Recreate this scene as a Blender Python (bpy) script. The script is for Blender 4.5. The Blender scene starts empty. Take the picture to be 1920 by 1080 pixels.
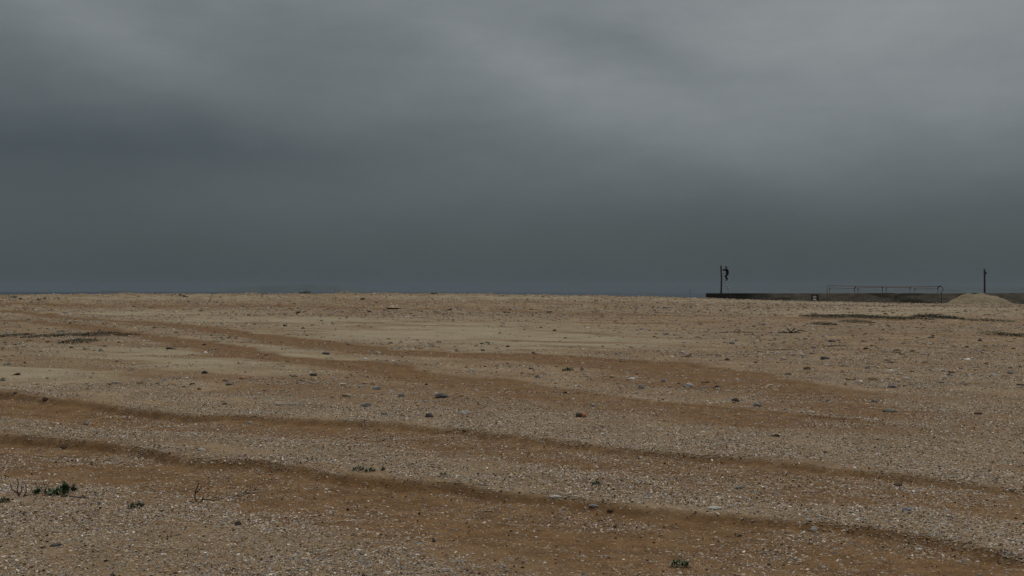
import bpy, bmesh, math, random
import numpy as np
from mathutils import Vector, Matrix

# ------------------------------------------------------------------ camera, world, sun, exposure
scene = bpy.context.scene
COL = scene.collection
H = 1.2            # eye height above the flat sand (m)
F = 2133.0         # focal length in photo pixels (1920 wide) = 40 mm on a 36 mm sensor
HOR = 546.0        # photo row of the true horizon

cam_data = bpy.data.cameras.new("camera")
cam = bpy.data.objects.new("camera", cam_data)
COL.objects.link(cam)
cam.location = (0, 0, H)
cam.rotation_euler = (math.radians(90), 0, 0)
cam_data.sensor_width = 36
cam_data.lens = 40.0
cam_data.shift_y = 6.0 / 1920
cam_data.clip_start = 0.1
cam_data.clip_end = 40000
scene.camera = cam

scene.view_settings.view_transform = 'Standard'
scene.view_settings.look = 'None'
scene.view_settings.exposure = 0.0
scene.view_settings.gamma = 1.0
scene.cycles.volume_bounces = 0
scene.cycles.max_bounces = 6

SUN_EL, SUN_AZ = 50.0, 14.0        # high behind the cloud, ahead and a little to the right
sun_d = bpy.data.lights.new("sun", 'SUN')
sun_d.energy = 1.28
sun_d.angle = math.radians(22)
sun_d.color = (1.0, 0.935, 0.85)
sun = bpy.data.objects.new("sun", sun_d)
COL.objects.link(sun)
sv = Vector((math.sin(math.radians(SUN_AZ)) * math.cos(math.radians(SUN_EL)),
             math.cos(math.radians(SUN_AZ)) * math.cos(math.radians(SUN_EL)),
             math.sin(math.radians(SUN_EL))))
sun.rotation_euler = sv.to_track_quat('Z', 'Y').to_euler()


class NT:
    """small helper for node trees"""
    def __init__(self, tree):
        self.t = tree
        tree.nodes.clear()

    def n(self, kind, **kw):
        nd = self.t.nodes.new(kind)
        for k, v in kw.items():
            setattr(nd, k, v)
        return nd

    def put(self, sock, v):
        if hasattr(v, 'is_output'):
            self.t.links.new(v, sock)
        elif v is not None:
            sock.default_value = v

    def m(self, op, a, b=None, c=None, clamp=False):
        nd = self.n('ShaderNodeMath', operation=op)
        nd.use_clamp = clamp
        for i, v in enumerate((a, b, c)):
            if v is not None:
                self.put(nd.inputs[i], v)
        return nd.outputs[0]

    def smooth(self, v, lo, hi, a=0.0, b=1.0):
        nd = self.n('ShaderNodeMapRange', interpolation_type='SMOOTHSTEP')
        self.put(nd.inputs[0], v)
        for i, x in enumerate((lo, hi, a, b)):
            nd.inputs[i + 1].default_value = x
        return nd.outputs[0]

    def mix(self, f, a, b, blend='MIX'):
        nd = self.n('ShaderNodeMix', data_type='RGBA', blend_type=blend)
        self.put(nd.inputs[0], f)
        for s, v in ((nd.inputs[6], a), (nd.inputs[7], b)):
            if isinstance(v, tuple) and len(v) == 3:
                v = v + (1,)
            self.put(s, v)
        return nd.outputs[2]

    def noise(self, vec, scale, detail=4, rough=0.55, color=False):
        nd = self.n('ShaderNodeTexNoise')
        if vec is not None:
            self.put(nd.inputs['Vector'], vec)
        nd.inputs['Scale'].default_value = scale
        nd.inputs['Detail'].default_value = detail
        nd.inputs['Roughness'].default_value = rough
        return nd.outputs['Color' if color else 'Fac']

    def ramp(self, v, stops):
        nd = self.n('ShaderNodeValToRGB')
        self.put(nd.inputs[0], v)
        el = nd.color_ramp.elements
        while len(el) > 1:
            el.remove(el[-1])
        for i, (p, c) in enumerate(stops):
            e = el[0] if i == 0 else el.new(p)
            e.position = p
            e.color = tuple(c) + (1,)
        return nd.outputs[0]

    def mapping(self, vec, scale=(1, 1, 1), rot=(0, 0, 0), loc=(0, 0, 0)):
        nd = self.n('ShaderNodeMapping')
        self.put(nd.inputs[0], vec)
        nd.inputs[1].default_value = loc
        nd.inputs[2].default_value = rot
        nd.inputs[3].default_value = scale
        return nd.outputs[0]


def make_world():
    w = bpy.data.worlds.new("World")
    scene.world = w
    w.use_nodes = True
    g = NT(w.node_tree)
    tc = g.n('ShaderNodeTexCoord').outputs['Generated']
    sep = g.n('ShaderNodeSeparateXYZ')
    g.put(sep.inputs[0], tc)
    x, y, z = sep.outputs
    az = g.m('ARCTAN2', x, y)
    el = g.m('ARCSINE', z)
    # soft turbulence that bends the cloud masses
    comb = g.n('ShaderNodeCombineXYZ')
    g.put(comb.inputs[0], az)
    g.put(comb.inputs[1], g.m('MULTIPLY', el, 2.2))
    uv = comb.outputs[0]
    nc = g.n('ShaderNodeTexNoise')
    g.put(nc.inputs['Vector'], uv)
    nc.inputs['Scale'].default_value = 7.0
    nc.inputs['Detail'].default_value = 5
    nc.inputs['Roughness'].default_value = 0.5
    s2 = g.n('ShaderNodeSeparateColor')
    g.put(s2.inputs[0], nc.outputs['Color'])
    u = g.m('ADD', az, g.m('MULTIPLY', g.m('SUBTRACT', s2.outputs[0], 0.5), 0.15))
    v = g.m('ADD', el, g.m('MULTIPLY', g.m('SUBTRACT', s2.outputs[1], 0.5), 0.034))
    # overcast brightness by height: dark over the sea, bright overhead
    base = g.n('ShaderNodeFloatCurve')
    g.put(base.inputs[1], g.m('DIVIDE', v, math.pi / 2, clamp=True))
    cv = base.mapping.curves[0]
    pts = [(0.0, 0.066), (0.03, 0.088), (0.06, 0.120), (0.10, 0.158), (0.16, 0.205), (0.24, 0.29), (0.4, 0.52), (0.65, 0.72), (1.0, 0.78)]
    while len(cv.points) < len(pts):
        cv.points.new(0.5, 0.5)
    for p, q in zip(cv.points, pts):
        p.location = q
    base.mapping.update()
    L = base.outputs[0]

    def lobe(L, px, py, sx, sy, rot, amp):
        a0 = math.atan((px - 960) / F)
        e0 = math.atan((HOR - py) / F * math.cos(a0))
        du = g.m('SUBTRACT', u, a0)
        dv = g.m('SUBTRACT', v, e0)
        c, s = math.cos(math.radians(rot)), math.sin(math.radians(rot))
        p = g.m('DIVIDE', g.m('ADD', g.m('MULTIPLY', du, c), g.m('MULTIPLY', dv, s)), sx / F)
        q = g.m('DIVIDE', g.m('SUBTRACT', g.m('MULTIPLY', dv, c), g.m('MULTIPLY', du, s)), sy / F)
        r2 = g.m('ADD', g.m('MULTIPLY', p, p), g.m('MULTIPLY', q, q))
        e = g.m('EXPONENT', g.m('MULTIPLY', r2, -0.5))
        return g.m('ADD', L, g.m('MULTIPLY', e, amp))

    for a in LOBES:
        L = lobe(L, *a)
    # cloud texture
    t1 = g.noise(g.mapping(uv, (1, 1.15, 1), (0, 0, 0.15)), 10, 6, 0.5)
    t2 = g.noise(g.mapping(uv, (1, 1.5, 1), (0, 0, 0.25), (3, 1, 0)), 24, 5, 0.55)
    tex = g.m('ADD', g.m('MULTIPLY', g.m('SUBTRACT', t1, 0.5), 0.20), g.m('MULTIPLY', g.m('SUBTRACT', t2, 0.5), 0.15))
    tex = g.m('MULTIPLY', tex, g.smooth(el, 0.02, 0.16, 0.25, 1.0))
    L = g.m('MULTIPLY', L, g.m('ADD', tex, 1.0))
    L = g.m('MAXIMUM', L, 0.03)
    tint = g.ramp(g.m('MULTIPLY', L, 3.0), [(0.16, (0.775, 1.0, 1.11)), (0.28, (0.81, 1.0, 1.085)), (0.45, (0.87, 1.0, 1.06)), (0.75, (0.92, 1.0, 1.035)), (1.0, (0.94, 1.0, 1.035))])
    vm = g.n('ShaderNodeVectorMath', operation='SCALE')
    g.put(vm.inputs[0], tint)
    g.put(vm.inputs['Scale'], L)
    bg = g.n('ShaderNodeBackground')
    g.put(bg.inputs[0], vm.outputs[0])
    bg.inputs[1].default_value = 1.0
    sky = g.n('ShaderNodeTexSky', sky_type='NISHITA')
    sky.sun_disc = False
    sky.sun_elevation = math.radians(SUN_EL)
    sky.sun_rotation = math.radians(SUN_AZ)
    bs = g.n('ShaderNodeBackground')
    g.put(bs.inputs[0], sky.outputs[0])
    bs.inputs[1].default_value = 0.05
    mx = g.n('ShaderNodeMixShader')
    mx.inputs[0].default_value = 0.97          # the cloud deck covers nearly all of the clear sky
    g.put(mx.inputs[1], bs.outputs[0])
    g.put(mx.inputs[2], bg.outputs[0])
    out = g.n('ShaderNodeOutputWorld')
    g.put(out.inputs[0], mx.outputs[0])
    w.cycles.sampling_method = 'MANUAL'
    w.cycles.sample_map_resolution = 512


LOBES = [  # photo px of the cloud mass, half sizes, tilt, brightness
    (1720, 40, 430, 150, 0, 0.070),
    (1010, 125, 190, 45, -18, 0.030),
    (1280, 235, 300, 60, -12, 0.030),
    (1860, 200, 160, 45, -5, 0.025),
    (1540, 60, 90, 50, 0, 0.020),
    (1160, 90, 140, 30, -12, -0.028),
    (215, 70, 150, 42, -20, 0.040),
    (60, 230, 340, 110, -5, -0.048),
    (640, 60, 130, 60, 0, -0.020),
    (480, 275, 330, 38, 0, -0.016),
    (450, 385, 360, 45, 0, 0.010),
    (1560, 420, 420, 65, 0, -0.012),
]
make_world()

# ------------------------------------------------------------------ helpers


def tag(o, label=None, cat=None, group=None, kind=None):
    if label:
        o['label'] = label
    if cat:
        o['category'] = cat
    if group:
        o['group'] = group
    if kind:
        o['kind'] = kind
    return o


def link(name, mesh, mat=None, parent=None, loc=None):
    o = bpy.data.objects.new(name, mesh)
    COL.objects.link(o)
    if mat is not None:
        mesh.materials.append(mat)
    if parent is not None:
        o.parent = parent
    if loc is not None:
        o.location = loc
    return o


def empty(name, loc, label, cat, group=None):
    o = bpy.data.objects.new(name, None)
    COL.objects.link(o)
    o.location = loc
    o.empty_display_size = 0.2
    return tag(o, label, cat, group)


def np_mesh(name, verts, faces, smooth=True):
    """verts (n,3); faces: list of (m,k) int arrays"""
    me = bpy.data.meshes.new(name)
    verts = np.ascontiguousarray(verts, dtype=np.float32)
    if not isinstance(faces, list):
        faces = [faces]
    nl = sum(f.size for f in faces)
    nf = sum(len(f) for f in faces)
    me.vertices.add(len(verts))
    me.vertices.foreach_set('co', verts.ravel())
    me.loops.add(nl)
    me.loops.foreach_set('vertex_index', np.concatenate([f.ravel() for f in faces]).astype(np.int32))
    me.polygons.add(nf)
    sizes = np.concatenate([np.full(len(f), f.shape[1], dtype=np.int32) for f in faces])
    starts = np.concatenate([[0], np.cumsum(sizes)[:-1]]).astype(np.int32)
    me.polygons.foreach_set('loop_start', starts)
    me.polygons.foreach_set('loop_total', sizes)
    me.polygons.foreach_set('use_smooth', np.full(nf, smooth))
    me.update(calc_edges=True)
    me.validate()
    return me


def bm_mesh(name, bm, smooth=False):
    me = bpy.data.meshes.new(name)
    bmesh.ops.recalc_face_normals(bm, faces=bm.faces)
    for f in bm.faces:
        f.smooth = smooth
    bm.to_mesh(me)
    bm.free()
    return me


def tube(bm, pts, rad, seg=8, cap=True):
    """sweep a circle along pts; rad a number or one per point"""
    pts = [Vector(p) for p in pts]
    if not hasattr(rad, '__len__'):
        rad = [rad] * len(pts)
    rings = []
    prev = None
    for i, p in enumerate(pts):
        d = (pts[min(i + 1, len(pts) - 1)] - pts[max(i - 1, 0)]).normalized()
        if prev is None:
            a = Vector((0, 0, 1)) if abs(d.z) < 0.9 else Vector((0, 1, 0))
            n1 = d.cross(a).normalized()
        else:
            n1 = (prev - d * prev.dot(d)).normalized()
        prev = n1
        n2 = d.cross(n1)
        rings.append([bm.verts.new(p + (n1 * math.cos(2 * math.pi * k / seg) + n2 * math.sin(2 * math.pi * k / seg)) * rad[i]) for k in range(seg)])
    for a, b in zip(rings[:-1], rings[1:]):
        for k in range(seg):
            bm.faces.new((a[k], a[(k + 1) % seg], b[(k + 1) % seg], b[k]))
    if cap:
        bm.faces.new(rings[0][::-1])
        bm.faces.new(rings[-1])


def box(bm, lo, hi):
    ret = bmesh.ops.create_cube(bm, size=1.0)
    c = [(a + b) / 2 for a, b in zip(lo, hi)]
    s = [b - a for a, b in zip(lo, hi)]
    for v in ret['verts']:
        v.co = Vector((v.co.x * s[0] + c[0], v.co.y * s[1] + c[1], v.co.z * s[2] + c[2]))
    return ret['verts']


def bevel_all(bm, w, seg=2):
    bmesh.ops.bevel(bm, geom=list(bm.edges), offset=w, segments=seg, affect='EDGES', profile=0.6)


_rng = np.random.default_rng(7)
_TAB = _rng.random((12, 256, 256))


def vnoise(x, y, k=0):
    t = _TAB[k % 12]
    xi = np.floor(x).astype(np.int64)
    yi = np.floor(y).astype(np.int64)
    fx = x - xi
    fy = y - yi
    fx = fx * fx * (3 - 2 * fx)
    fy = fy * fy * (3 - 2 * fy)
    x0, x1, y0, y1 = xi & 255, (xi + 1) & 255, yi & 255, (yi + 1) & 255
    return (t[x0, y0] * (1 - fx) + t[x1, y0] * fx) * (1 - fy) + (t[x0, y1] * (1 - fx) + t[x1, y1] * fx) * fy


def fbm(x, y, k=0, o=4):
    s, a, n = 0.0, 1.0, 0.0
    for i in range(o):
        s = s + a * vnoise(x * 2 ** i + 17.3 * i, y * 2 ** i + 9.1 * i, k + i)
        n += a
        a *= 0.5
    return s / n


def sstep(a, b, x):
    t = np.clip((x - a) / (b - a), 0, 1)
    return t * t * (3 - 2 * t)


# ------------------------------------------------------------------ the lie of the land
def flat(px, py):
    Y = H * F / (py - HOR)
    return ((px - 960) / F * Y, Y)


TRACKS = [   # rim polyline (photo px), depth m, width m [left, right], brownness
    ([(-260, 712), (0, 735), (100, 745), (250, 762), (380, 778), (480, 780), (620, 787), (770, 796), (900, 812), (1000, 823), (1100, 832),
      (1250, 850), (1400, 862), (1560, 880), (1700, 890), (1920, 915), (2300, 950)], (0.070, 0.034), (1.5, 1.35), 1.0),
    ([(-260, 800), (0, 815), (130, 826), (250, 836), (330, 850), (400, 865), (480, 868), (560, 880), (640, 890), (760, 900), (880, 906), (960, 918),
      (1100, 935), (1220, 955), (1350, 970), (1440, 976), (1600, 990), (1740, 1003), (1840, 1025), (1920, 1040), (2300, 1110)], (0.064, 0.036), (1.9, 1.15), 1.0),
    ([(-300, 572), (0, 582), (100, 589), (150, 596), (300, 603), (400, 613), (480, 624), (560, 631), (640, 643), (760, 655), (880, 660), (1000, 662),
      (1100, 667), (1200, 675), (1300, 683), (1400, 695), (1560, 724), (1700, 740), (1900, 765)], (0.06, 0.03), (1.7, 0.35), 1.0),
    ([(60, 600), (200, 611), (280, 625), (330, 632), (400, 641), (480, 654), (550, 666), (650, 675), (760, 686), (860, 703), (960, 712), (1100, 735), (1300, 757), (1500, 778)],
     (0.05, 0.02), (1.5, 1.3), 0.85),
    ([(-300, 575), (0, 577), (300, 579), (480, 578), (700, 581), (960, 584), (1150, 589), (1400, 592), (1700, 600)], (0.07, 0.07), (3.5, 2.5), 0.6),
    ([(1140, 604), (1240, 604), (1300, 603)], (0.05, 0.05), (1.6, 1.6), 0.7),
]
TW = [([flat(*p) for p in t[0]], t[1], t[2], t[3]) for t in TRACKS]


def signed(x, y, pts):
    """distance to a polyline, positive on the camera's side"""
    best = np.full(x.shape, 1e9)
    sgn = np.ones(x.shape)
    for (ax, ay), (bx, by) in zip(pts[:-1], pts[1:]):
        dx, dy = bx - ax, by - ay
        L2 = dx * dx + dy * dy
        t = np.clip(((x - ax) * dx + (y - ay) * dy) / L2, 0, 1)
        ex, ey = x - ax - t * dx, y - ay - t * dy
        d = ex * ex + ey * ey
        c = dx * (y - ay) - dy * (x - ax)
        m = d < best
        best = np.where(m, d, best)
        sgn = np.where(m, -np.sign(c), sgn)
    return np.sqrt(best) * sgn


CREST_PX = [-700, 0, 100, 180, 220, 260, 400, 600, 700, 960, 1200, 1325, 1480, 1640, 1770, 1920, 2500]
CREST_PY = [553, 553.2, 552.8, 552.5, 550.6, 552.3, 551.6, 550.8, 551.2, 553.2, 556.5, 559.3, 564, 567, 569.5, 571, 573]
CX = [(p - 960) / F * 125 for p in CREST_PX]
CZ = [H - (r - HOR) / F * 125 for r in CREST_PY]


def tracks(x, y):
    dz = np.zeros(x.shape)
    br = np.zeros(x.shape)
    far = sstep(8, 30, y)
    wig = (fbm(x * 1.1, y * 1.1, 3, 3) - 0.5) * (0.22 + 0.5 * far) + (fbm(x * 6, y * 6, 5, 3) - 0.5) * 0.06
    for pts, dep, (w0, w1), bw in TW:
        dd = np.interp(x, [pts[0][0] * 0.8, pts[-1][0] * 0.6], dep)
        W = np.interp(x, [pts[0][0], pts[-1][0]], [w0, w1])
        if w0 == 1.7 and w1 == 0.35:      # the far track spreads into a broad churned band, then runs out
            W = np.interp(x, [-12, -4, 0.5, 3.4, 5.2], [1.5, 1.6, 2.4, 2.1, 0.2])
            dd = dd * (1 - sstep(3.8, 5.4, x))
            bw = bw * (1 - sstep(3.6, 5.0, x))
        s = signed(x, y, pts) + wig
        e = 0.10 + 0.25 * far
        cut = sstep(0, e, s) * (1 - sstep(0.45 * W, W, s))
        lump = 0.7 + 0.6 * vnoise(x * 2.3, y * 2.3, 8)
        dz += -dd * cut * lump + 0.30 * dd * np.exp(-((s + 0.13) / 0.15) ** 2) + 0.15 * dd * np.exp(-((s - W - 0.1) / 0.22) ** 2)
        br = np.maximum(br, bw * sstep(-0.02, 0.06 + 0.2 * far, s) * (1 - sstep(0.55 * W, 1.2 * W, s)))
    return dz, br


def height(x, y):
    x = np.asarray(x, dtype=np.float64)
    y = np.asarray(y, dtype=np.float64)
    zc = np.interp(x, CX, CZ)
    z = zc * sstep(58, 122, y)
    bank = sstep(50, 80, y) * (1 - sstep(126, 140, y))
    amp = 1 - 0.75 * sstep(8, 24, x)
    z = z + bank * amp * ((fbm(x / 3.0, y / 3.0, 1, 4) - 0.5) * 0.42 + (fbm(x / 0.7, y / 0.7, 2, 3) - 0.5) * 0.15)
    mid = sstep(14, 30, y) * (1 - sstep(60, 90, y))
    z = z + mid * ((fbm(x / 5, y / 5, 4, 4) - 0.5) * 0.10 + (fbm(x / 0.9, y / 0.9, 6, 3) - 0.5) * 0.05)
    near = 1 - sstep(18, 40, y)
    z = z + near * ((fbm(x / 1.6, y / 1.6, 7, 4) - 0.5) * 0.045 + (fbm(x / 0.22, y / 0.22, 9, 3) - 0.5) * 0.022)
    z = z + (1 - sstep(8, 20, y)) * (fbm(x / 0.045, y / 0.045, 10, 2) - 0.5) * 0.010
    dz, br = tracks(x, y)
    z = z + dz
    cy = 127 + 13 * sstep(8, 18, x)
    z = z - sstep(0, 26, y - cy) * (zc + 2.9)
    return z


def cover(x, y):
    """brown earth, pale smooth sand and gravel cover at a point"""
    dz, br = tracks(x, y)
    ca, sa = 0.83, -0.56
    p, q = x * ca + y * sa, -x * sa + y * ca
    n1 = fbm(p / 3.2, q / 1.1, 2, 4)
    n2 = fbm(p / 0.9, q / 0.35, 5, 4)
    n3 = fbm(x / 14, y / 9, 9, 3)
    n4 = fbm(p / 0.40, q / 0.16, 8, 3)
    br = np.clip(br * (0.40 + 0.32 * sstep(10, 20, y) + 0.65 * n2 + 0.55 * n4) + 0.55 * sstep(0.52, 0.72, n1) * (0.6 + 0.8 * n2), 0, 1)
    py = HOR + H * F / np.maximum(y, 1)
    px = 960 + F * x / np.maximum(y, 1)
    pale = np.zeros(x.shape)
    for cx, cy, rx, ry in PALE:
        pale = np.maximum(pale, np.exp(-(((px - cx) / rx) ** 2 + ((py - cy) / ry) ** 2)))
    pale = np.clip(pale * (0.8 + 0.8 * n1), 0, 1) * (1 - 0.8 * br)
    gr = np.clip((0.25 + 1.25 * sstep(0.32, 0.66, n2 * 0.55 + n3 * 0.45)) * (1 + 0.5 * (1 - sstep(6, 13, y))) * (1 - 0.72 * br) * (1 - 0.95 * pale), 0.02, 1.4)
    return br, pale, gr


PALE = [(800, 622, 330, 24), (520, 600, 300, 9), (1060, 640, 230, 20), (380, 668, 330, 30), (60, 690, 180, 30), (1650, 586, 300, 6), (250, 588, 250, 5), (1450, 572, 380, 2.5), (1750, 580, 260, 3), (300, 572, 300, 2.5), (900, 571, 260, 2)]


def on_ground(px, py):
    """the point of the ground seen at a photo pixel"""
    Y = np.geomspace(3.2, 150, 6000)
    X = (px - 960) / F * Y
    zr = H - (py - HOR) / F * Y
    zz = height(X, Y)
    i = np.argmax(zr <= zz)
    if zr[i] > zz[i]:
        i = np.argmin(zr - zz)
    return Vector((X[i], Y[i], zz[i]))


# ------------------------------------------------------------------ materials
def principled(g, color, rough=0.9, bump=None, bstr=0.5, bdist=0.01, spec=0.3, metal=0.0):
    b = g.n('ShaderNodeBsdfPrincipled')
    if isinstance(color, tuple) and len(color) == 3:
        color = color + (1,)
    g.put(b.inputs['Base Color'], color)
    g.put(b.inputs['Roughness'], rough)
    b.inputs['Specular IOR Level'].default_value = spec
    b.inputs['Metallic'].default_value = metal
    if bump is not None:
        bn = g.n('ShaderNodeBump')
        bn.inputs['Strength'].default_value = bstr
        bn.inputs['Distance'].default_value = bdist
        g.put(bn.inputs['Height'], bump)
        g.put(b.inputs['Normal'], bn.outputs[0])
    o = g.n('ShaderNodeOutputMaterial')
    g.put(o.inputs[0], b.outputs[0])
    return b


def new_mat(name):
    m = bpy.data.materials.new(name)
    m.use_nodes = True
    return m, NT(m.node_tree)


def noisy(name, c1, c2, scale=8, rough=0.9, bstr=0.5, bdist=0.01, bscale=None, metal=0.0, spec=0.3, c3=None):
    m, g = new_mat(name)
    tc = g.n('ShaderNodeTexCoord').outputs['Object']
    n = g.noise(tc, scale, 6, 0.6)
    col = g.ramp(n, [(0.32, c1), (0.66, c2)] if c3 is None else [(0.30, c1), (0.5, c2), (0.68, c3)])
    bp = g.noise(tc, bscale or scale * 3, 6, 0.65)
    principled(g, col, rough, bp, bstr, bdist, spec, metal)
    return m


def sand_material(name, attrs=True):
    m, g = new_mat(name)
    pos = g.n('ShaderNodeNewGeometry').outputs['Position']
    if attrs:
        def at(nm):
            nd = g.n('ShaderNodeAttribute', attribute_name=nm)
            return nd.outputs['Fac']
        br, pale, gr = at('brown'), at('pale'), at('gravel')
    else:
        br, pale, gr = 0.05, 0.7, 1.0
    nA = g.noise(pos, 0.9, 6, 0.6)
    nB = g.noise(pos, 7.0, 6, 0.65)
    nC = g.noise(pos, 55.0, 4, 0.6)
    dry = g.mix(g.smooth(nA, 0.35, 0.65), C_DRY1, C_DRY2)
    brown = g.mix(g.smooth(nB, 0.35, 0.65), C_BR1, C_BR2)
    palec = g.mix(g.smooth(nA, 0.3, 0.7), C_PALE1, C_PALE2)
    c = g.mix(pale, dry, palec)
    c = g.mix(br, c, brown)
    # grains and small chips of stone in three sizes
    fac = None
    bump = g.m('MULTIPLY', nC, 0.35)
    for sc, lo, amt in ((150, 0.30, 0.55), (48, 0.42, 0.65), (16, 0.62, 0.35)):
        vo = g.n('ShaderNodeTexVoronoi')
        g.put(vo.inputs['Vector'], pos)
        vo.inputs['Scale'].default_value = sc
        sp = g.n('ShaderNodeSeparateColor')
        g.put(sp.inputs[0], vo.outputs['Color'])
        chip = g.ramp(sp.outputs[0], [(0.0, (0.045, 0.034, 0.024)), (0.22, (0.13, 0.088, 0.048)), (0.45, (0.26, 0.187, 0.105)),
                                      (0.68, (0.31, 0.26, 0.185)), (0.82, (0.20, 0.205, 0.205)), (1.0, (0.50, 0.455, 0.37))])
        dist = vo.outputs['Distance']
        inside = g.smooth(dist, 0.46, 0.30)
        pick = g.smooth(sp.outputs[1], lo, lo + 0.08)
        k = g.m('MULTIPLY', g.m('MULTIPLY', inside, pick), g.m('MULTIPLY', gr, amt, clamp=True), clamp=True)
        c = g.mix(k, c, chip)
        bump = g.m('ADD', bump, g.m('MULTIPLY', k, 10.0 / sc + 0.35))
    c = g.mix(0.5, c, g.mix(1.0, c, g.ramp(nC, [(0.3, (0.62, 0.60, 0.58)), (0.7, (1.3, 1.3, 1.28))]), 'MULTIPLY'))
    bump = g.m('ADD', bump, g.m('MULTIPLY', nB, 1.2))
    principled(g, c, 0.95, bump, 0.65, 0.018, 0.15)
    return m


C_DRY1, C_DRY2 = (0.166, 0.103, 0.050), (0.245, 0.168, 0.093)
C_BR1, C_BR2 = (0.102, 0.051, 0.016), (0.166, 0.088, 0.032)
C_PALE1, C_PALE2 = (0.224, 0.178, 0.108), (0.276, 0.226, 0.146)

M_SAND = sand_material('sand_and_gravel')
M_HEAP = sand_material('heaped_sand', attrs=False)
M_WOOD = noisy('weathered_wood', (0.016, 0.014, 0.012), (0.045, 0.040, 0.034), 14, 0.85)
M_DRIFT = noisy('dark_driftwood', (0.018, 0.015, 0.012), (0.05, 0.04, 0.03), 20, 0.9)
M_PALEWOOD = noisy('bleached_wood', (0.30, 0.20, 0.15), (0.42, 0.34, 0.28), 20, 0.85)
M_ALU = noisy('dull_aluminium', (0.70, 0.71, 0.74), (0.82, 0.83, 0.85), 8, 0.5, 0.1, 0.002, metal=0.1)
M_RAIL = noisy('tarnished_aluminium', (0.18, 0.185, 0.20), (0.28, 0.285, 0.30), 8, 0.5, 0.1, 0.002)
M_RUST = noisy('rusty_painted_pipe', (0.11, 0.078, 0.072), (0.22, 0.165, 0.15), 6, 0.7, 0.3, 0.003, metal=0.2)
M_RUSTD = noisy('dark_rusty_fitting', (0.03, 0.025, 0.022), (0.07, 0.05, 0.04), 9, 0.8, 0.3, 0.003)
M_BLACKP = noisy('black_painted_board', (0.010, 0.012, 0.012), (0.028, 0.03, 0.03), 6, 0.7)
M_WHITEP = noisy('dirty_white_panel', (0.62, 0.60, 0.58), (0.78, 0.76, 0.74), 4, 0.6)
M_WHITEG = noisy('greyed_white_panel', (0.34, 0.37, 0.35), (0.48, 0.50, 0.48), 4, 0.6)
M_SKIN = noisy('skin', (0.17, 0.10, 0.068), (0.24, 0.145, 0.10), 12, 0.55, 0.1, 0.001)
M_COAT = noisy('black_cloth', (0.004, 0.004, 0.005), (0.010, 0.010, 0.011), 20, 0.9)
M_TROUS = noisy('dark_trousers', (0.004, 0.005, 0.006), (0.012, 0.012, 0.015), 20, 0.9)
M_SHOE = noisy('grey_shoe', (0.05, 0.05, 0.05), (0.12, 0.12, 0.12), 20, 0.7)
M_HAIR = noisy('black_hair', (0.006, 0.005, 0.005), (0.015, 0.013, 0.012), 40, 0.7)
M_LEAF = noisy('dark_green_leaf', (0.022, 0.042, 0.015), (0.062, 0.094, 0.032), 30, 0.55, 0.2, 0.002)
M_MATD = noisy('dark_olive_leaf', (0.016, 0.019, 0.009), (0.050, 0.050, 0.023), 3, 0.8, 0.2, 0.002)
M_OLIVE = noisy('olive_brown_leaf', (0.040, 0.036, 0.018), (0.095, 0.084, 0.042), 2.5, 0.8, 0.2, 0.002)
M_LEAFG = noisy('grey_green_leaf', (0.030, 0.040, 0.022), (0.080, 0.090, 0.045), 25, 0.7, 0.2, 0.002)
M_STALK = noisy('dry_stalk', (0.03, 0.023, 0.016), (0.085, 0.068, 0.048), 40, 0.9)
M_ROCK = {
    'dark': noisy('dark_stone', (0.030, 0.028, 0.026), (0.085, 0.078, 0.070), 14, 0.9, 0.8, 0.02),
    'grey': noisy('grey_stone', (0.10, 0.10, 0.095), (0.24, 0.23, 0.21), 12, 0.9, 0.8, 0.02),
    'blue': noisy('blue_grey_stone', (0.10, 0.106, 0.112), (0.24, 0.25, 0.258), 12, 0.9, 0.7, 0.02),
    'pale': noisy('pale_stone', (0.24, 0.21, 0.17), (0.46, 0.42, 0.36), 10, 0.9, 0.7, 0.02),
    'white': noisy('white_stone', (0.42, 0.40, 0.37), (0.62, 0.60, 0.56), 10, 0.85, 0.5, 0.02),
    'tan': noisy('tan_stone', (0.17, 0.12, 0.075), (0.33, 0.25, 0.165), 12, 0.95, 0.7, 0.02),
    'brown': noisy('earth_clod', (0.060, 0.036, 0.018), (0.13, 0.08, 0.04), 16, 0.95, 0.9, 0.03),
    'olive': noisy('olive_stone', (0.075, 0.070, 0.050), (0.18, 0.165, 0.12), 12, 0.9, 0.7, 0.02),
}


def concrete_wall():
    m, g = new_mat('stained_concrete')
    pos = g.n('ShaderNodeNewGeometry').outputs['Position']
    sp = g.n('ShaderNodeSeparateXYZ')
    g.put(sp.inputs[0], pos)
    n = g.noise(g.mapping(pos, (0.35, 1, 1.4)), 2.2, 7, 0.62)
    n2 = g.noise(g.mapping(pos, (0.16, 1, 0.8)), 1.3, 5, 0.55)
    c = g.ramp(n, [(0.30, (0.085, 0.074, 0.056)), (0.52, (0.19, 0.172, 0.14)), (0.75, (0.29, 0.265, 0.215))])
    c = g.mix(g.smooth(n2, 0.50, 0.62), c, (0.075, 0.066, 0.05))
    # the end of the wall is blackened by old tar, up to a ragged edge
    e = g.m('ADD', sp.outputs[0], g.m('MULTIPLY', g.m('SUBTRACT', n2, 0.5), 5.0))
    c = g.mix(g.smooth(e, 30.5, 25.0, 0.0, 0.92), c, g.mix(n, (0.006, 0.006, 0.006), (0.018, 0.016, 0.014)))
    principled(g, c, 0.9, g.noise(pos, 9, 6, 0.65), 0.5, 0.02, 0.25)
    return m


M_WALL = concrete_wall()

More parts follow.
